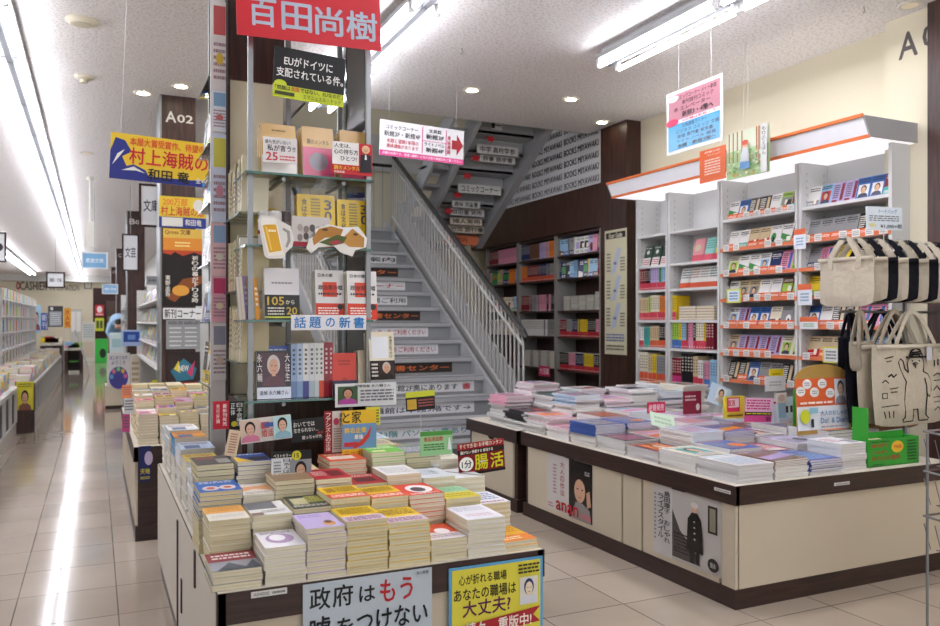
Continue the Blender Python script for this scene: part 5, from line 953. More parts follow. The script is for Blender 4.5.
# ================= TOTE BAGS =================
def bag(name, x, y, ztop, w_, h, depth, col, art, label, rz=0, handle=.24, grp=None, hcol=None, sag=.0):
    o = thing(name, label, 'tote bag', (x, y, ztop), (0, 0, rz), grp)
    g = M(); NX, NZ = 10, 10; H2 = w_/2; pts = {}
    for side in (0, 1):
        for a in range(NX+1):
            for b in range(NZ+1):
                fx = a/NX*2-1; fz = b/NZ; rnd = (1-abs(fx)**4)*(min(1, fz*5+.15))*(1-.25*fz)
                px = fx*H2*(1-.05*(1-fz)**4); pz = -handle-h+fz*h + .02*(abs(fx)**5)*(1-fz)**3
                py = (-1 if side == 0 else 1)*(depth/2*rnd+.002)+.006*math.sin(7*fx+3*fz)
                pts[side, a, b] = (px, py, pz)
    for side in (0, 1):
        for a in range(NX):
            for b in range(NZ):
                q = [pts[side, a, b], pts[side, a+1, b], pts[side, a+1, b+1], pts[side, a, b+1]]
                g.face(q if side == 0 else q[::-1], col, 'canvas')
    for b in range(NZ):
        g.face([pts[0, 0, b+1], pts[1, 0, b+1], pts[1, 0, b], pts[0, 0, b]], col, 'canvas'); g.face([pts[0, NX, b], pts[1, NX, b], pts[1, NX, b+1], pts[0, NX, b+1]], col, 'canvas')
    for a in range(NX): g.face([pts[0, a, 0], pts[1, a, 0], pts[1, a+1, 0], pts[0, a+1, 0]], col, 'canvas')
    g.box(-H2, H2, -depth*.375-.009, -depth*.375-.004, -handle-.022, -handle, col, 'canvas')
    g.build('bag_body', o, smooth=True)
    for side, yy in ((-1, -depth*.3-.01), (1, depth*.3+.01)):
        g = M(); n = 14; wd = .013; P2 = []
        for k in range(n+1):
            t = k/n; px = (-.26+.52*t)*w_; pz = -handle+(.0+handle*(1-abs(2*t-1)**2.2)); py = yy*(abs(2*t-1)**1.3)
            P2.append((px*(1-.45*(1-abs(2*t-1))), py, pz))
        P2 = [(P2[0][0], yy, -handle-.06)]+P2+[(P2[-1][0], yy, -handle-.06)]
        for k in range(len(P2)-1):
            a, b = P2[k], P2[k+1]; dx, dz = b[0]-a[0], b[2]-a[2]; L = math.hypot(dx, dz) or 1; nx, nz = -dz/L*wd, dx/L*wd
            g.hexa([(a[0]-nx, a[1]-.002, a[2]-nz), (a[0]+nx, a[1]-.002, a[2]+nz), (a[0]+nx, a[1]+.002, a[2]+nz), (a[0]-nx, a[1]+.002, a[2]-nz), (b[0]-nx, b[1]-.002, b[2]-nz), (b[0]+nx, b[1]-.002, b[2]+nz), (b[0]+nx, b[1]+.002, b[2]+nz), (b[0]-nx, b[1]+.002, b[2]-nz)], hcol or col, 'canvas')
        g.build('handle', o)
    if art:
        g = M(); n = 0
        for st_, r_ in art: g.tube([((p[0]-.5)*w_, -depth/2*(1-.25*p[1])*1.0-.0045, -handle-h+p[1]*h) for p in st_], r_*1.05, '#2a2727', 'canvas', 5)
        g.build('printed_drawing', o, 'black line drawing of a bear in a hat')
    return o
rk = thing('bag_rack', 'steel rack that carries the two rows of canvas tote bags', 'rack')
YB = 2.98
bx0, bx1 = P(838, 250, Y=YB).x, P(950, 250, Y=YB).x; zu = P(890, 242, Y=YB).z+.0; zl = P(890, 312, Y=YB).z
pxx = P(889, 300, Y=YB).x
g = M(); g.tube([(4.10, YB+.04, 0), (4.10, YB+.04, zu+.02)], .012, m='steel'); g.build('pole', rk)
for z in (zu, zl): g = M(); g.tube([(bx0, YB, z), (bx1+.15, YB, z)], .007, m='steel'); g.build('bar', rk)
g = M(); g.tube([(4.10, YB+.04, 0), (4.10, YB+.04, .02)], .14, m='steel', n=20); g.build('foot', rk)
CN, BK = '#c2b7a4', '#1b1b21'
cols = [CN, '#b5aa97', BK, CN, BK, '#b5aa97', BK, CN, CN, BK, CN, '#b5aa97', CN]
for k in range(12):
    x = bx0+.06+k*(bx1-bx0+.06)/12
    bag('tote_bag', x, YB, zu+.004, .30, .235 if k else .26, .028, cols[k], None, ('natural' if cols[k] != BK else 'black')+' canvas tote bag hung edge-on on the upper bar, %s from the shelves end' % ordn(k), rz=-PI/2+(.5+R.uniform(-.1, .1) if k else .15), handle=.10, grp='tote bags on the upper bar')
bear = [([(.40, .66), (.385, .76), (.41, .83), (.47, .87), (.54, .87), (.59, .83), (.61, .76), (.60, .66)], .003), ([(.40, .66), (.355, .70), (.33, .80), (.295, .83), (.27, .79), (.285, .72), (.33, .62), (.37, .55)], .003), ([(.37, .55), (.35, .42), (.34, .30), (.355, .18), (.35, .11), (.315, .08), (.33, .055), (.45, .06), (.46, .12), (.465, .20), (.52, .20), (.525, .12), (.53, .06), (.65, .055), (.665, .08), (.63, .12), (.635, .22), (.65, .35), (.645, .48), (.62, .58)], .003),
        ([(.60, .66), (.66, .63), (.70, .54), (.705, .42), (.68, .34), (.655, .38)], .003), ([(.38, .845), (.64, .845)], .0045), ([(.42, .86), (.44, .92), (.50, .955), (.56, .93), (.59, .86)], .005), ([(.43, .875), (.57, .885)], .005), ([(.45, .90), (.55, .91)], .005), ([(.47, .765), (.50, .745), (.53, .765), (.50, .775), (.47, .765)], .0035), ([(.50, .745), (.50, .71)], .002), ([(.455, .80), (.46, .795)], .004), ([(.545, .80), (.55, .795)], .004),
        ([(.10, .84), (.20, .86)], .0028), ([(.12, .80), (.18, .81)], .002), ([(.14, .62), (.18, .645), (.2, .61), (.24, .64)], .004), ([(.06, .55), (.10, .58), (.14, .54)], .0025), ([(.06, .42), (.06, .36), (.12, .36), (.12, .42), (.06, .42)], .0022), ([(.16, .47), (.26, .48)], .0022), ([(.17, .43), (.25, .43)], .0022), ([(.05, .26), (.27, .27)], .0022), ([(.08, .2), (.1, .12)], .0025), ([(.14, .2), (.15, .12)], .0025), ([(.2, .2), (.2, .12)], .0025),
        ([(.76, .80), (.76, .72)], .003), ([(.81, .81), (.81, .73)], .003), ([(.86, .81), (.86, .74)], .003), ([(.74, .60), (.80, .63), (.86, .60), (.93, .63)], .003), ([(.75, .54), (.92, .55)], .0022), ([(.74, .42), (.79, .47), (.83, .42), (.88, .47), (.93, .42)], .0032), ([(.74, .33), (.93, .34)], .0022), ([(.75, .27), (.90, .28)], .0022), ([(.76, .17), (.80, .21), (.85, .16), (.91, .2)], .0028)]
wl_, hl, ll = onY(872, 345, 952, 425, YB-.09)
bag('tote_bag', ll[0]-.03, YB-.10, zl+.004, wl_+.02, hl, .05, '#c4baa8', bear, 'large natural tote bag printed with a black line-drawn bear', rz=.08, handle=zl-ll[2]-hl, grp=None)
bag('tote_bag', ll[0]-.07, YB-.03, zl+.004, wl_, hl*.98, .04, '#b9ae9b', None, 'natural tote bag directly behind the bear-printed one', rz=.1, handle=zl-ll[2]-hl)
bag('tote_bag', ll[0]-.10, YB+.03, zl+.004, wl_, hl, .04, BK, None, 'black tote bag hanging behind the natural pair', rz=.14, handle=zl-ll[2]-hl)
bag('tote_bag', ll[0]-.36, YB-.05, zl+.004, .17, hl*.36, .03, '#9f9687', None, 'small grey-beige pouch bag at the shelf end of the lower bar', rz=.1, handle=.16)
bag('tote_bag', ll[0]-.25, YB+.10, zl+.004, .2, hl*1.15, .03, '#20202a', None, 'navy-black long bag behind the grey-beige pouch', rz=.1, handle=.14)
bag('tote_bag', ll[0]+.10, YB+.12, zl+.004, wl_, hl*.95, .04, '#8d6f55', None, 'tan bag hanging at the rear of the lower bar', rz=.1, handle=.26)
w_, h, l = onY(866, 207, 902, 230, YB-.01)
def ex(g, w2, h2): g.tube([(0, .004, 0), (0, .004, zu-l[2])], .003, '#b0b0b0', 'plain', 6)
board('price_sign', w_, h, '#d7e1ea', [('T', 'トートバッグ', .35, .72, .85, .9, '#3f6fa8'), ('s', .08, .36, .9, .64, '#6c6f76', 3), ('T', '¥1,000+税', .38, .06, .98, .26, '#22242a'), ('e', .16, .2, .1, .09, '#d8cf9a')], 'pale blue tote bag price sign above the bag rack', 'sign', l, extra=ex, roll=-.03)
g = M(); g.box(-.02, .02, -.002, 0, -.07, 0, '#c9cbd6'); g.tube([(0, 0, 0), (0, .0, .05)], .0012, '#c9c9c9', 'plain', 4); p = P(929, 347, Y=2.84); g.build('swing_tag', None, 'pale swing tag hanging over the bear-printed tote bag', 'tag', loc=p)
# stack of white books at the rear corner behind the green box
for q in range(5): link('hardcover_book', wl, None, 'white hardcover stacked below the tote bags, %s from the table' % ordn(q), 'book', 'white stack below the bags', None, (3.655, 2.97, TZ+q*.0265), (0, 0, R.uniform(-.02, .02)))
# wire basket at the picture edge
wb = thing('wire_basket', 'chrome wire basket stand with pink items, half cut by the frame', 'basket', (3.07, 1.99, 0))
for zz in (.78, .62, .44):
    g = M(); loop = [(-.02, -.15, zz), (-.05, .15, zz+.03), (.35, .15, zz+.03), (.35, -.15, zz), (-.02, -.15, zz)]; g.tube(loop, .005, m='steel', n=6)
    for k in range(8): g.tube([(-.02-.03*k/7, -.15+.3*k/7, zz), (.02-.03*k/7, -.15+.3*k/7, zz-.11)], .0022, m='steel', n=5)
    for k in range(9): g.tube([(.0+.04*k, -.15, zz), (.03+.035*k, -.13, zz-.11)], .0022, m='steel', n=5)
    g.tube([(.0, -.13, zz-.11), (.0, .13, zz-.11), (.33, .13, zz-.11), (.33, -.13, zz-.11), (0, -.13, zz-.11)], .003, m='steel', n=5); g.build('basket', wb)
for x, y in ((-.03, -.14), (-.03, .15), (.35, .15), (.35, -.14)): g = M(); g.tube([(x, y, 0), (x, y, .8)], .006, m='steel', n=6); g.build('leg', wb)
for zz, c, n in ((.68, '#d8307c', 'hot pink'), (.52, '#c92b70', 'magenta')):
    g = M(); g.box(.01, .3, -.1, .1, 0, .08, c, 'gloss'); g.build('pouch', None, n+' packaged pouch lying in the wire basket', 'pouch', loc=(3.07, 1.99, zz-.0))
# ================= HANGING POSTERS over the magazine table =================
def hang(X, u0, v0, u1, v1, base, ops, label, tops):
    w_, h, l = onX(u0, v0, u1, v1, X)
    def ex(g, w2, h2):
        for s in tops: g.tube([(s*w2, .001, h2), (s*w2, .001, ZC-l[2])], .0015, '#d8d8d8', 'plain', 4)
    return board('hanging_poster', w_, h, base, ops, label, 'poster', l, rz=-PI/2, m='gloss', extra=ex)
fr = [('r', .04, .52, .96, .95, '#a8707a'), ('T', 'コミックコーナー メイト新館', .2, .84, .9, .91, '#4a3038'), ('T', '新刊既刊コミック', .3, .75, .85, .82, '#4a3038'), ('T', '本 エレベーター', .14, .66, .8, .73, '#4a3038'), ('T', '新館3・4階へ', .3, .55, .85, .64, '#2a2026'), ('r', .04, .47, .96, .52, '#dcd8da'), ('T', '※店舗は新館です', .3, .475, .9, .515, '#c22c4a'),
      ('r', .04, .05, .96, .46, '#3f93bd'), ('T', '文具雑貨コーナー', .3, .38, .75, .44, '#1f3a4c'), ('T', 'ビジネス コミック 文庫', .2, .3, .95, .36, '#1f3a4c'), ('T', '新館 専門書 実用書', .22, .22, .85, .28, '#1f3a4c'), ('T', 'ライトノベル 雑貨', .2, .15, .9, .2, '#1f3a4c'), ('T', '本館・新館3階へ', .22, .07, .9, .13, '#1c2430'), ('e', .12, .5, .12, .06, '#c22c52'), ('e', .14, .88, .1, .05, '#ddd8da')]
hang(3.62, 667, 84, 723, 148, '#d8dadd', fr, 'plastic-wrapped pink and blue sign hanging by strings under the tubes', (-.28, .3))
hang(4.16, 700, 148, 726, 181, '#dc6330', [('T', '読書の秋', .2, .88, .8, .94, '#f0d8cc'), ('T', 'ブックフェア', .3, .78, .8, .84, '#f0d8cc'), ('s', .2, .2, .8, .7, '#f0cdbb', 6)], 'orange text half of the hanging woodland poster', (.3,))
wd = [('r', 0, 0, 1, .6, '#a9c78e')]+[('r', x, .35, x+.03, 1, '#a8623c') for x in (.05, .15, .25, .36, .7, .85)]+[('r', .75, .2, .8, 1, '#b5804e')]+[('e', R.random()*.9+.05, R.random()*.55+.03, .03, .025, R.choice(['#6f9f52', '#d2dca8', '#c9a25a', '#e6e8d4'])) for _ in range(50)]+[('p', [(.38, .3), (.6, .28), (.58, .58), (.44, .6)], '#cfd2d6'), ('e', .5, .66, .06, .06, '#e0b090'), ('e', .5, .71, .08, .055, '#cf4a2c'), ('p', [(.36, .16), (.62, .16), (.6, .3), (.4, .32)], '#4f8fc9'), ('r', .86, 0, 1, 1, '#dcdcd8'), ('V', 'もりのえほん', .89, .35, .97, .95, '#55585a')]
hang(4.16, 727, 129, 770, 176, '#d8dfc4', wd, 'woodland illustration of a seated child in a red cap, hanging', (-.1, .0))
# sign in front of the stairs
w_, h, l = onY(379, 125, 463, 160, 5.6)
def ex(g, w2, h2):
    for s in (-.4, .4): g.tube([(s*w2, .001, h2), (s*w2, .001, ZC-l[2])], .0012, '#c2c2c2', 'plain', 4)
board('hanging_sign', w_, h, '#e0e0e2', [('T', 'コミックコーナー', .07, .76, .44, .88, '#2a2a2e'), ('T', '新館3F・新館4F', .05, .56, .47, .71, '#2a2a2e'), ('T', '本館と道路1本隔の', .08, .38, .45, .5, '#c2344a'), ('T', '連絡通路があります', .08, .24, .45, .35, '#c2344a'), ('r', .49, .2, .5, .95, '#d85a92'), ('r', .5, .55, .78, .565, '#d85a92'), ('T', '文具館', .57, .8, .72, .91, '#2a2a2e'), ('T', '新館3F', .54, .62, .75, .76, '#2a2a2e'), ('T', 'ライトノベル', .52, .42, .76, .52, '#2a2a2e'), ('T', '新館4F', .54, .24, .75, .38, '#2a2a2e'),
      ('r', .775, .2, .785, .95, '#d85a92'), ('V', '連絡通路', .795, .25, .835, .8, '#c2344a'), ('p', [(.85, .42), (.91, .42), (.91, .24), (.99, .55), (.91, .86), (.91, .68), (.85, .68)], '#a8242e'), ('r', 0, 0, 1, .15, '#d8448a'), ('T', '店舗は本館です。国道の横断には充分注意の御案内をご覧ください', .03, .04, .97, .12, '#f2dce8')], 'white and pink direction sign with red arrow hanging before the stairs', 'sign', l, extra=ex, roll=.03)
# posters on the magazine table side
def sideposter(y0, y1, z0, z1, base, ops, label):
    board('cabinet_poster', y1-y0, z1-z0, base, ops, label, 'poster', (2.512, (y0+y1)/2, z0), rz=-PI/2, m='gloss', th=.002)
Y1a, Y1b = P(547, 490, X=2.507).y, P(592, 490, X=2.507).y
sideposter(Y1b, Y1a, .115, .45, '#ccc7c4', [('r', .5, 0, 1, 1, '#211d1e'), ('V', '大人の作法', .3, .3, .4, .92, '#a4565e'), ('s', .14, .3, .22, .85, '#b08388', 9), ('e', .74, .55, .15, .24, '#241a18'), ('e', .74, .5, .115, .2, '#cfa58a'), ('p', [(.55, 0), (.98, 0), (.95, .22), (.8, .3), (.66, .3)], '#8c8784'), ('p', [(.9, .25), (.98, .3), (.95, .55), (.88, .5)], '#c99c82'), ('r', .68, .52, .72, .54, '#2a1c1a'), ('r', .78, .52, .82, .54, '#2a1c1a'), ('r', .72, .39, .78, .4, '#94453c'), ('T', 'anan', .22, .04, .72, .2, '#b01f2c'), ('T', 'ELLE', .86, .8, .95, .86, '#d8d4d0'), ('s', .78, .04, .98, .14, '#d86a7a', 3), ('s', .04, .04, .16, .14, '#b0808a', 2)], 'magazine poster with a pensive man and red anan lettering')
Y2a, Y2b = P(653, 540, X=2.507).y, P(721, 540, X=2.507).y
coat = [('r', .3, 0, 1, 1, '#b7b2ae'), ('p', [(.3, .05), (.3, .72), (.42, .45), (.62, .25), (.72, .05)], '#4a4442'), ('s', .33, .12, .6, .42, '#2c2827', 6), ('r', .82, .55, .95, .92, '#3a332c'), ('r', .845, .58, .925, .89, '#8f8878'), ('V', '島田順子 おしゃれ', .18, .2, .27, .95, '#4a4648'), ('V', 'ライフスタイル', .08, .25, .17, .9, '#4a4648'), ('s', .02, .2, .06, .9, '#8c888a', 12),
        ('p', [(.52, .22), (.76, .22), (.75, .5), (.73, .68), (.68, .76), (.6, .76), (.54, .66)], '#19181b'), ('r', .57, .06, .625, .23, '#1d1c20'), ('r', .66, .07, .71, .23, '#1d1c20'), ('e', .64, .82, .045, .06, '#d0ab92'), ('e', .64, .865, .055, .04, '#cfcac4'), ('e', .9, .14, .075, .09, '#232024'), ('T', '岡本', .865, .1, .935, .17, '#c9c5c0')]+[('e', .645, .4+.08*k, .012, .012, '#b9b5b0') for k in range(4)]
sideposter(Y2b, Y2a, .112, .448, '#c6c3c2', coat, 'pale poster with a silver-haired person in a long black coat')
# ================= FAR AISLE =================
def gondola(X, ya, yb, zb, zt_, n, face, label, name='aisle_bookshelf', dep=.3):
    o = thing(name, label, 'bookshelf'); s = -face
    xx = lambda a, b: (min(X+s*a, X+s*b), max(X+s*a, X+s*b))
    g = M(); g.box(*xx(dep-.02, dep), ya, yb, 0, zt_, '#cfcdca', 'plain'); g.build('back_panel', o)
    for y in (ya, yb-.02): g = M(); g.box(*xx(0, dep), y, y+.02, 0, zt_, '#d2d0cd', 'plain'); g.build('end_panel', o)
    z = zb; lv = []
    while z < zt_-.1: lv.append(z); g = M(); g.box(*xx(-.005, dep-.02), ya+.02, yb-.02, z-.02, z, '#d6d4d2', 'plain'); g.build('shelf', o); z += n
    return lv
FC = ['white', 'pink', 'yellow', 'sky blue', 'orange', 'lime', 'lavender', 'red', 'cream', 'teal']
FAR = []
for c in FC:
    for q in range(2): b_, ops = design(c, R.randrange(6), R); FAR.append((c, up_mesh('comic', .12, .175, .02, b_, ops)))
CC = [0]
rest = M()
def fill(X, ya, yb, lv, face, where, pitch=.14, rot=None):
    for zi, z in enumerate(lv):
        n = int((yb-ya-.1)/pitch)
        for j in range(n):
            y = ya+.09+j*pitch; c, me = R.choice(FAR)
            if CC[0] < 300:
                CC[0] += 1; link('comic_book', me, None, '%s comic facing out on the %s, %s shelf up, %s along from the near end' % (c, where, ordn(zi), ordn(j)), 'book', 'comics on the '+where, None, (X-face*.06, y, z+.002), (-.2, 0, (-PI/2 if face < 0 else PI/2)))
            else: rest.box(X-face*.06-.012, X-face*.06+.012, y-.055, y+.055, z+.002, z+.17, BR[c])
lv = gondola(.56, 7.95, 12.9, .78, 1.72, .235, -1, 'white aisle bookshelf beyond the A02 column full of face-out comics')
fill(.56, 7.95, 12.9, lv, -1, 'white aisle bookshelf')
lv = gondola(.56, 15.9, 21, .78, 1.9, .26, -1, 'white aisle bookshelf between the second and third columns'); fill(.56, 15.9, 21, lv, -1, 'second aisle bookshelf', .2)
lv = gondola(-1.15, 12.5, 19.5, .62, 1.72, .24, 1, 'white cubby bookshelf above the bench on the far aisle side'); fill(-1.15, 12.5, 19.5, lv, 1, 'cubby bookshelf', .2)
for k in range(14): rest.box(-1.16, -1.14, 12.5+k*.5, 12.52+k*.5, .6, 1.72, '#d6d4d2')
rest.build('distant_comic_books', None, 'remaining tiny books on the distant aisle shelves', 'books', kind='stuff')
def bench(X0, X1, ya, yb, label, name='bench_display'):
    o = thing(name, label, 'display bench')
    g = M(); g.box(X0, X1, ya, yb, TZ-.06, TZ-.02, '#cfcdc8', 'plain'); g.build('benchtop', o)
    g = M(); g.box(X0, X1-.03, ya, yb, .13, TZ-.06, '#57534f', 'plain'); g.build('body', o)
    g = M(); g.box(X0, X1-.01, ya, yb, 0, .13, '#d2cdc6', 'plain'); g.build('plinth', o)
    n = int((yb-ya)/.6)
    for k in range(n+1): g = M(); y = ya+(yb-ya-.03)*k/n; g.box(X1-.035, X1, y, y+.03, .13, TZ-.06, '#d6d3ce', 'plain'); g.build('divider', o)
bench(-1.15, -.79, 5.2, 10.25, 'white low bench display nearer, along the open side of the aisle')
bench(-1.15, -.66, 10.3, 19.6, 'white low bench display farther, under the cubby bookshelf')
g = M(); g.box(-.80, -.62, 10.26, 10.30, 0, .56, m='walnut'); g.build('bench_end_panel', None, 'walnut end board between the two benches', 'end panel')
w_, h, l = onY(22, 379, 33, 396, 10.24)
board('end_poster', .17, .32, '#cfc22e', [('f', .1, 0, .9, .75, '#d8cc3a', '#1c1818', '#8a5a4a', '#c99a7e'), ('s', .1, .8, .9, .95, '#6a6420', 2)], 'yellow poster with a dark-haired person on the walnut bench end', 'poster', (-.715, 10.255, .26))
# books on benches
bt = [(c, flat_mesh('bench_book', .13, .18, .06, BR[c], [('s', .1, .3, .9, .9, '#8a7f78', 3)], '#ddd6c4')) for c in ('white', 'cream', 'yellow', 'sky blue', 'pink', 'beige')]
for (xx0, ya, yb, wh) in ((-1.12, 5.4, 10.1, 'nearer bench'), (-1.1, 10.4, 19.4, 'farther bench')):
    n = int((yb-ya)/.21)
    for j in range(n):
        for i in range(2 if xx0 < -1.11 else 3):
            for q in range(R.randint(1, 3)):
                c, me = R.choice(bt); link('bench_book', me, None, '%s thick book, %s layer, pile %s along the %s, %s row' % (c, ordn(q), ordn(j), wh, ordn(i)), 'book', 'piles on the '+wh, None, (xx0+i*.145, ya+j*.21, TZ-.02+q*.061))
def far_box(name, u0, v0, u1, v1, Y, dep, col, ops, label, cat, gr=True, parts=None):
    w_, h, l = onY(u0, v0, u1, v1, Y); z = 0 if gr else l[2]; H_ = l[2]+h-z
    g = M(); g.box(-w_/2, w_/2, 0, dep, 0, H_, col, 'plain'); g.art(ops, (-w_/2, 0, 0), (1, 0, 0), (0, 0, 1), w_, H_, 'print', .001)
    return g.build(name, None, label, cat, loc=(l[0], Y, z))
g = M(); a, b = P(20, 286, Y=FY1-.02), P(47, 286, Y=FY1-.02); hh = .34; z = P(30, 290, Y=FY1-.02).z
g.box(0, .02, 0, .01, 0, .02, '#cfc5ab'); 
g.art([('T', 'CASHIER', 0, 0, 1, 1, '#4a4442')], (a.x, FY1-.012, z), (1, 0, 0), (0, 0, 1), b.x-a.x, hh, 'print', .004); c = P(16, 286, Y=FY1-.02)
g.art([('e', .5, .5, .5, .5, '#b03a3a'), ('e', .5, .5, .25, .25, '#cfc5ab')], (c.x, FY1-.012, z), (1, 0, 0), (0, 0, 1), .16, hh, 'print', .004)
g.art([('T', 'INFORMATION', 0, 0, 1, .7, '#6a645c')], (P(50, 286, Y=FY1-.02).x, FY1-.012, z), (1, 0, 0), (0, 0, 1), P(79, 286, Y=FY1).x-P(50, 286, Y=FY1).x, hh, 'print', .004)
g.v[:8] = [(a.x+x*.01, FY1-.013, z+y*.01) for x, y in ((0, 0), (1, 0), (1, 0), (0, 0), (0, 1), (1, 1), (1, 1), (0, 1))]
g.build('wall_lettering', None, 'grey CASHIER INFORMATION lettering on the far cream wall', 'lettering')
far_box('wall_clock', 84, 281, 92, 289, FY1-.06, .05, '#8a8478', [('r', .15, .15, .85, .85, '#ddd8cc'), ('r', .48, .5, .52, .8, '#333333'), ('r', .5, .48, .7, .52, '#333333')], 'small square wall clock beside the far lettering', 'clock', False)
far_box('doorway_wall', 93, 288, 122, 354, 30, .1, '#3a2621', [('r', .45, .0, .95, .82, '#4f4038'), ('r', .5, .1, .9, .6, '#8a7a66')], 'dark wood partition at the aisle end', 'partition')
far_box('wall_poster', 95, 305, 104, 316, 29.9, .02, '#c2303a', [('e', .5, .6, .3, .3, '#e0d8d8'), ('s', .1, .05, .9, .25, '#efd8d8', 2)], 'red poster on the far dark partition', 'poster', False)
far_box('wall_poster', 95, 318, 104, 331, 29.9, .02, '#c9cf3a', [('r', .15, .2, .45, .8, '#4a5a3a'), ('r', .55, .2, .85, .8, '#4a5a3a')], 'lime poster below the red one on the far partition', 'poster', False)
far_box('green_cabinet', 95, 339, 108, 362, 27, .4, '#3fb54a', [('e', .6, .4, .25, .2, '#1c2a1c')], 'bright green low machine at the aisle end', 'machine')
far_box('white_cabinet', 82, 322, 95, 358, 28, .4, '#cfcbc0', [('s', .1, .6, .9, .95, '#8fa3b4', 6), ('r', .1, .1, .9, .5, '#c9b8a8')], 'pale cabinet with notices left of the green machine'.replace('left of', 'beside'), 'cabinet')
far_box('notice_shelf', 70, 309, 82, 330, 30, .3, '#b8b6ae', [('r', .1, .55, .45, .95, '#d8d6d0'), ('r', .52, .55, .9, .95, '#d8d6d0')], 'grey pigeonhole rack behind the counter', 'rack')
def banner(u0, v0, u1, v1, Y, base, ops, label):
    w_, h, l = onY(u0, v0, u1, v1, Y)
    def ex(g, w2, h2): g.tube([(-w2/2, .01, h2), (-w2/2, .01, -l[2])], .008, '#c9c9c9', 'plain', 6); g.box(-w2/2-.1, -w2/2+.1, -.08, .1, -l[2], -l[2]+.02, '#555555', 'plain')
    board('standing_banner', w_, h, base, ops, label, 'banner', l, extra=ex)
banner(64, 308, 71, 328, 22.5, '#dca02c', [('V', '大人気', .15, .05, .85, .95, '#c2302c')], 'yellow vertical banner with red characters near the counter')
banner(41, 313, 48, 330, 21.6, '#3f52a0', [('V', '新刊', .15, .05, .85, .95, '#dcdce6')], 'blue vertical banner near the counter')
banner(48, 306, 63, 327, 21.3, '#3a3838', [('r', .08, .05, .92, .75, '#8a8e92'), ('e', .25, .87, .1, .08, '#d8d8d8'), ('s', .15, .1, .85, .7, '#cfd2d6', 6)], 'dark framed information board near the counter')
banner(26, 305, 41, 333, 19.9, '#a9cbe2', [('f', .05, .1, .5, .8, '#a9cbe2', '#222026', '#4a4a5a', '#d0a98e'), ('f', .5, .1, .95, .8, '#a9cbe2', '#222026', '#8a4a4a', '#d0a98e')], 'light blue poster with two people above the farther bench')
def table_far(u0, v0, u1, v1, Y, dep, label, top='#cfcabc'):
    w_, h, l = onY(u0, v0, u1, v1, Y); o = thing('counter_table', label, 'table', (l[0], Y, 0)); H_ = l[2]+h
    g = M(); g.box(-w_/2, w_/2, 0, dep, H_-.06, H_, top, 'plain'); g.build('tabletop', o)
    for x in (-w_/2, w_/2-.08): g = M(); g.box(x, x+.08, 0, dep, 0, H_-.06, m='walnut'); g.build('side_leg', o)
    g = M(); g.box(-w_/2+.08, w_/2-.08, dep-.02, dep, .05, H_-.06, m='walnut'); g.build('back_panel', o); return l, w_, H_
l, w_, H_ = table_far(40, 343, 62, 378, 19.9, 1.0, 'walnut-legged table at the end of the farther bench')
for k in range(8):
    c = R.choice(FC); g = M(); g.box(-.1, .1, 0, .14, 0, R.uniform(.05, .14), BR[c]); g.build('display_box', None, '%s box on the walnut-legged table, %s along' % (c, ordn(k)), 'box', 'boxes on the walnut-legged table', loc=(l[0]-w_/2+.1+(w_-.2)*(k % 4)/3, 20.1+.3*(k//4), H_))
l, w_, H_ = table_far(64, 348, 83, 371, 21.5, .6, 'low counter with green shelf edges beside the silver ladder')
for k in range(8):
    c = R.choice(FC); g = M(); g.box(-.09, .09, 0, .14, 0, R.uniform(.05, .18), BR[c]); g.build('display_box', None, '%s box on the low counter, %s along' % (c, ordn(k)), 'box', 'boxes on the low counter', loc=(l[0]-w_/2+.1+(w_-.2)*(k % 4)/3, 21.6+.25*(k//4), H_))
g = M(); g.box(-w_/2+.1, w_/2-.1, .1, .55, .28, .31, '#6fb85a', 'plain'); g.build('green_shelf', None, 'green tray shelf inside the low counter', 'shelf', loc=(l[0], 21.5, 0))
p, q = P(75, 330, Y=21.3), P(90, 362, Y=21.1)
g = M()
for s in (0, .1): g.tube([(p.x, p.y+s, p.z), (q.x, q.y+s, .0)], .02, '#a9abad', 'plain', 6)
for k in range(6): t = (k+.5)/6; c = Vector((p.x+(q.x-p.x)*t, p.y+(q.y-p.y)*t, p.z*(1-t))); g.tube([c, c+Vector((0, .1, 0))], .014, '#a9abad', 'plain', 6)
g.build('step_ladder', None, 'silver ladder leaning by the low counter', 'ladder')
# kiosk block on the stair side of the aisle
far_box('promo_cabinet', 105, 385, 122, 408, 12.6, .5, '#cfc4ae', [('r', 0, 0, 1, .14, '#33211c')], 'cream cabinet carrying the purple dome poster', 'cabinet')
z0 = P(114, 386, Y=12.6).z
w_, h, l = onY(107, 353, 130, 386, 12.58)
board('promo_poster', w_, h, '#d6d3d0', [('e', .5, .25, .42, .34, '#4a4a96')]+[('e', .5+.3*math.cos(t), .25+.26*math.sin(t), .08, .07, c) for t, c in ((.2, '#d86a9a'), (.9, '#e0b04a'), (1.6, '#7fc96a'), (2.3, '#d8788a'), (3.0, '#6ab0d8'))]+[('T', 'はじめての方', .12, .8, .88, .92, '#4a4a7a'), ('T', 'ようこそ', .2, .66, .8, .77, '#4a4a7a')], 'white poster with a purple dome of coloured dots on a cream cabinet', 'poster', l)
far_box('white_machine', 110, 333, 123, 353, 13.2, .4, '#cfe0e2', [('r', .15, .8, .85, .92, '#a9cdd2'), ('r', .1, .65, .9, .75, '#d8dcdc')], 'pale blue-white machine above the purple dome poster', 'machine')
kt = far_box('computer_terminal', 122, 330, 141, 346, 12.2, .1, '#a9bfe0', [('r', .08, .25, .92, .9, '#2a4f9a'), ('r', .3, .4, .7, .7, '#6f93d0')], 'blue-screened search terminal on the aisle', 'computer', False)
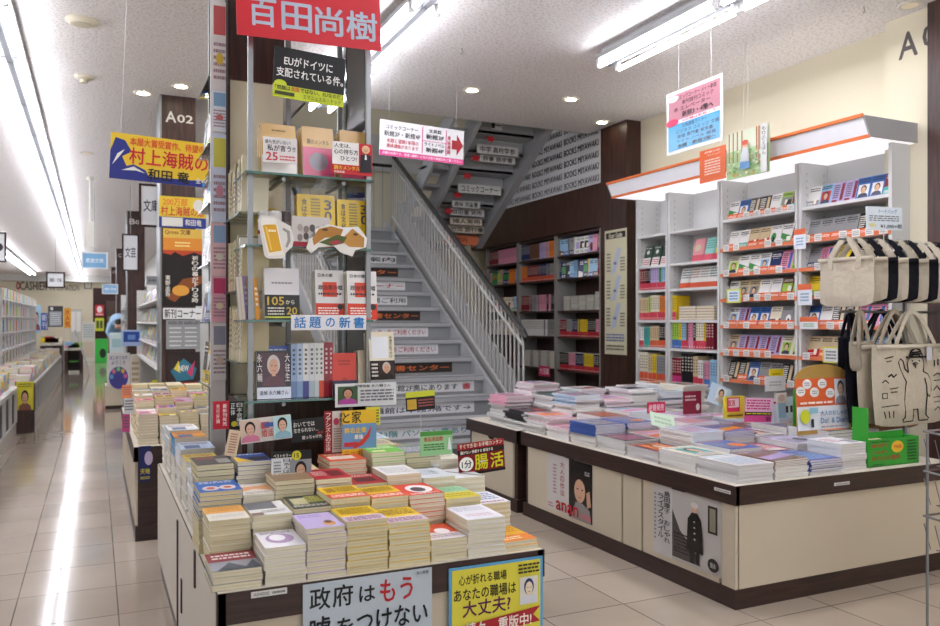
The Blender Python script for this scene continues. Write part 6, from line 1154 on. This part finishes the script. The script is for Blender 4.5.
far_box('leaflet_stand', 131, 355, 140, 392, 12.4, .3, '#cfc8b8', [('s', .1, .4, .9, .9, '#a98f6a', 5)], 'cream leaflet stand beside the dome poster', 'stand')
for k, (u0, v0, u1, v1, c, nm) in enumerate(((122, 385, 132, 398, '#d87a4a', 'orange'), (124, 398, 134, 414, '#cfd0d6', 'white'), (141, 383, 151, 399, '#c9c44a', 'yellow'), (152, 380, 161, 397, '#dcd83a', 'lemon'), (122, 414, 130, 432, '#c24a8a', 'magenta'))):
    w_, h, l = onY(u0, v0, u1, v1, 7.7 if u0 > 135 else 5.6)
    board('small_card', w_, h, c, [('s', .1, .2, .9, .9, '#5f5a64', 4)], nm+' pop card standing among the pocket books by the aisle', 'sign', (l[0], l[1], l[2]), tilt=-.05)
# person far down the aisle
pY = 22
w_, h, l = onY(110, 318, 122, 356, pY)
pr = thing('person', 'person in a light blue shirt bending at the far counter', 'person', (l[0], pY, 0))
g = M(); g.tube([(.1, 0, 0), (.1, 0, .08), (.1, 0, .45), (.05, .02, .85)], [.07, .05, .065, .1], '#33343c', 'plain', 10); g.tube([(-.1, 0, 0), (-.1, 0, .08), (-.1, 0, .45), (-.05, .02, .85)], [.07, .05, .065, .1], '#33343c', 'plain', 10)
g.tube([(0, .03, .8), (0, .03, .98), (.02, -.1, 1.2), (.04, -.3, 1.27), (.05, -.42, 1.22), (.05, -.46, 1.18)], [.14, .17, .19, .2, .15, .06], '#9fc0dc', 'plain', 14)
for s_ in (-1, 1): g.tube([(.04+s_*.18, -.34, 1.22), (.04+s_*.24, -.4, 1.0), (.04+s_*.18, -.5, .86)], [.06, .05, .035], '#9fc0dc', 'plain', 8); g.tube([(.04+s_*.18, -.5, .86), (.04+s_*.16, -.56, .82)], [.032, .04], '#c99e82', 'plain', 8)
g.tube([(.05, -.44, 1.2), (.05, -.52, 1.18), (.05, -.6, 1.15), (.05, -.66, 1.1)], [.05, .085, .09, .05], '#c99e82', 'plain', 12); g.build('body', pr)
g = M(); g.tube([(.05, -.5, 1.24), (.05, -.56, 1.24), (.05, -.66, 1.19)], [.07, .09, .05], '#221c1a', 'plain', 12); g.build('hair', pr)
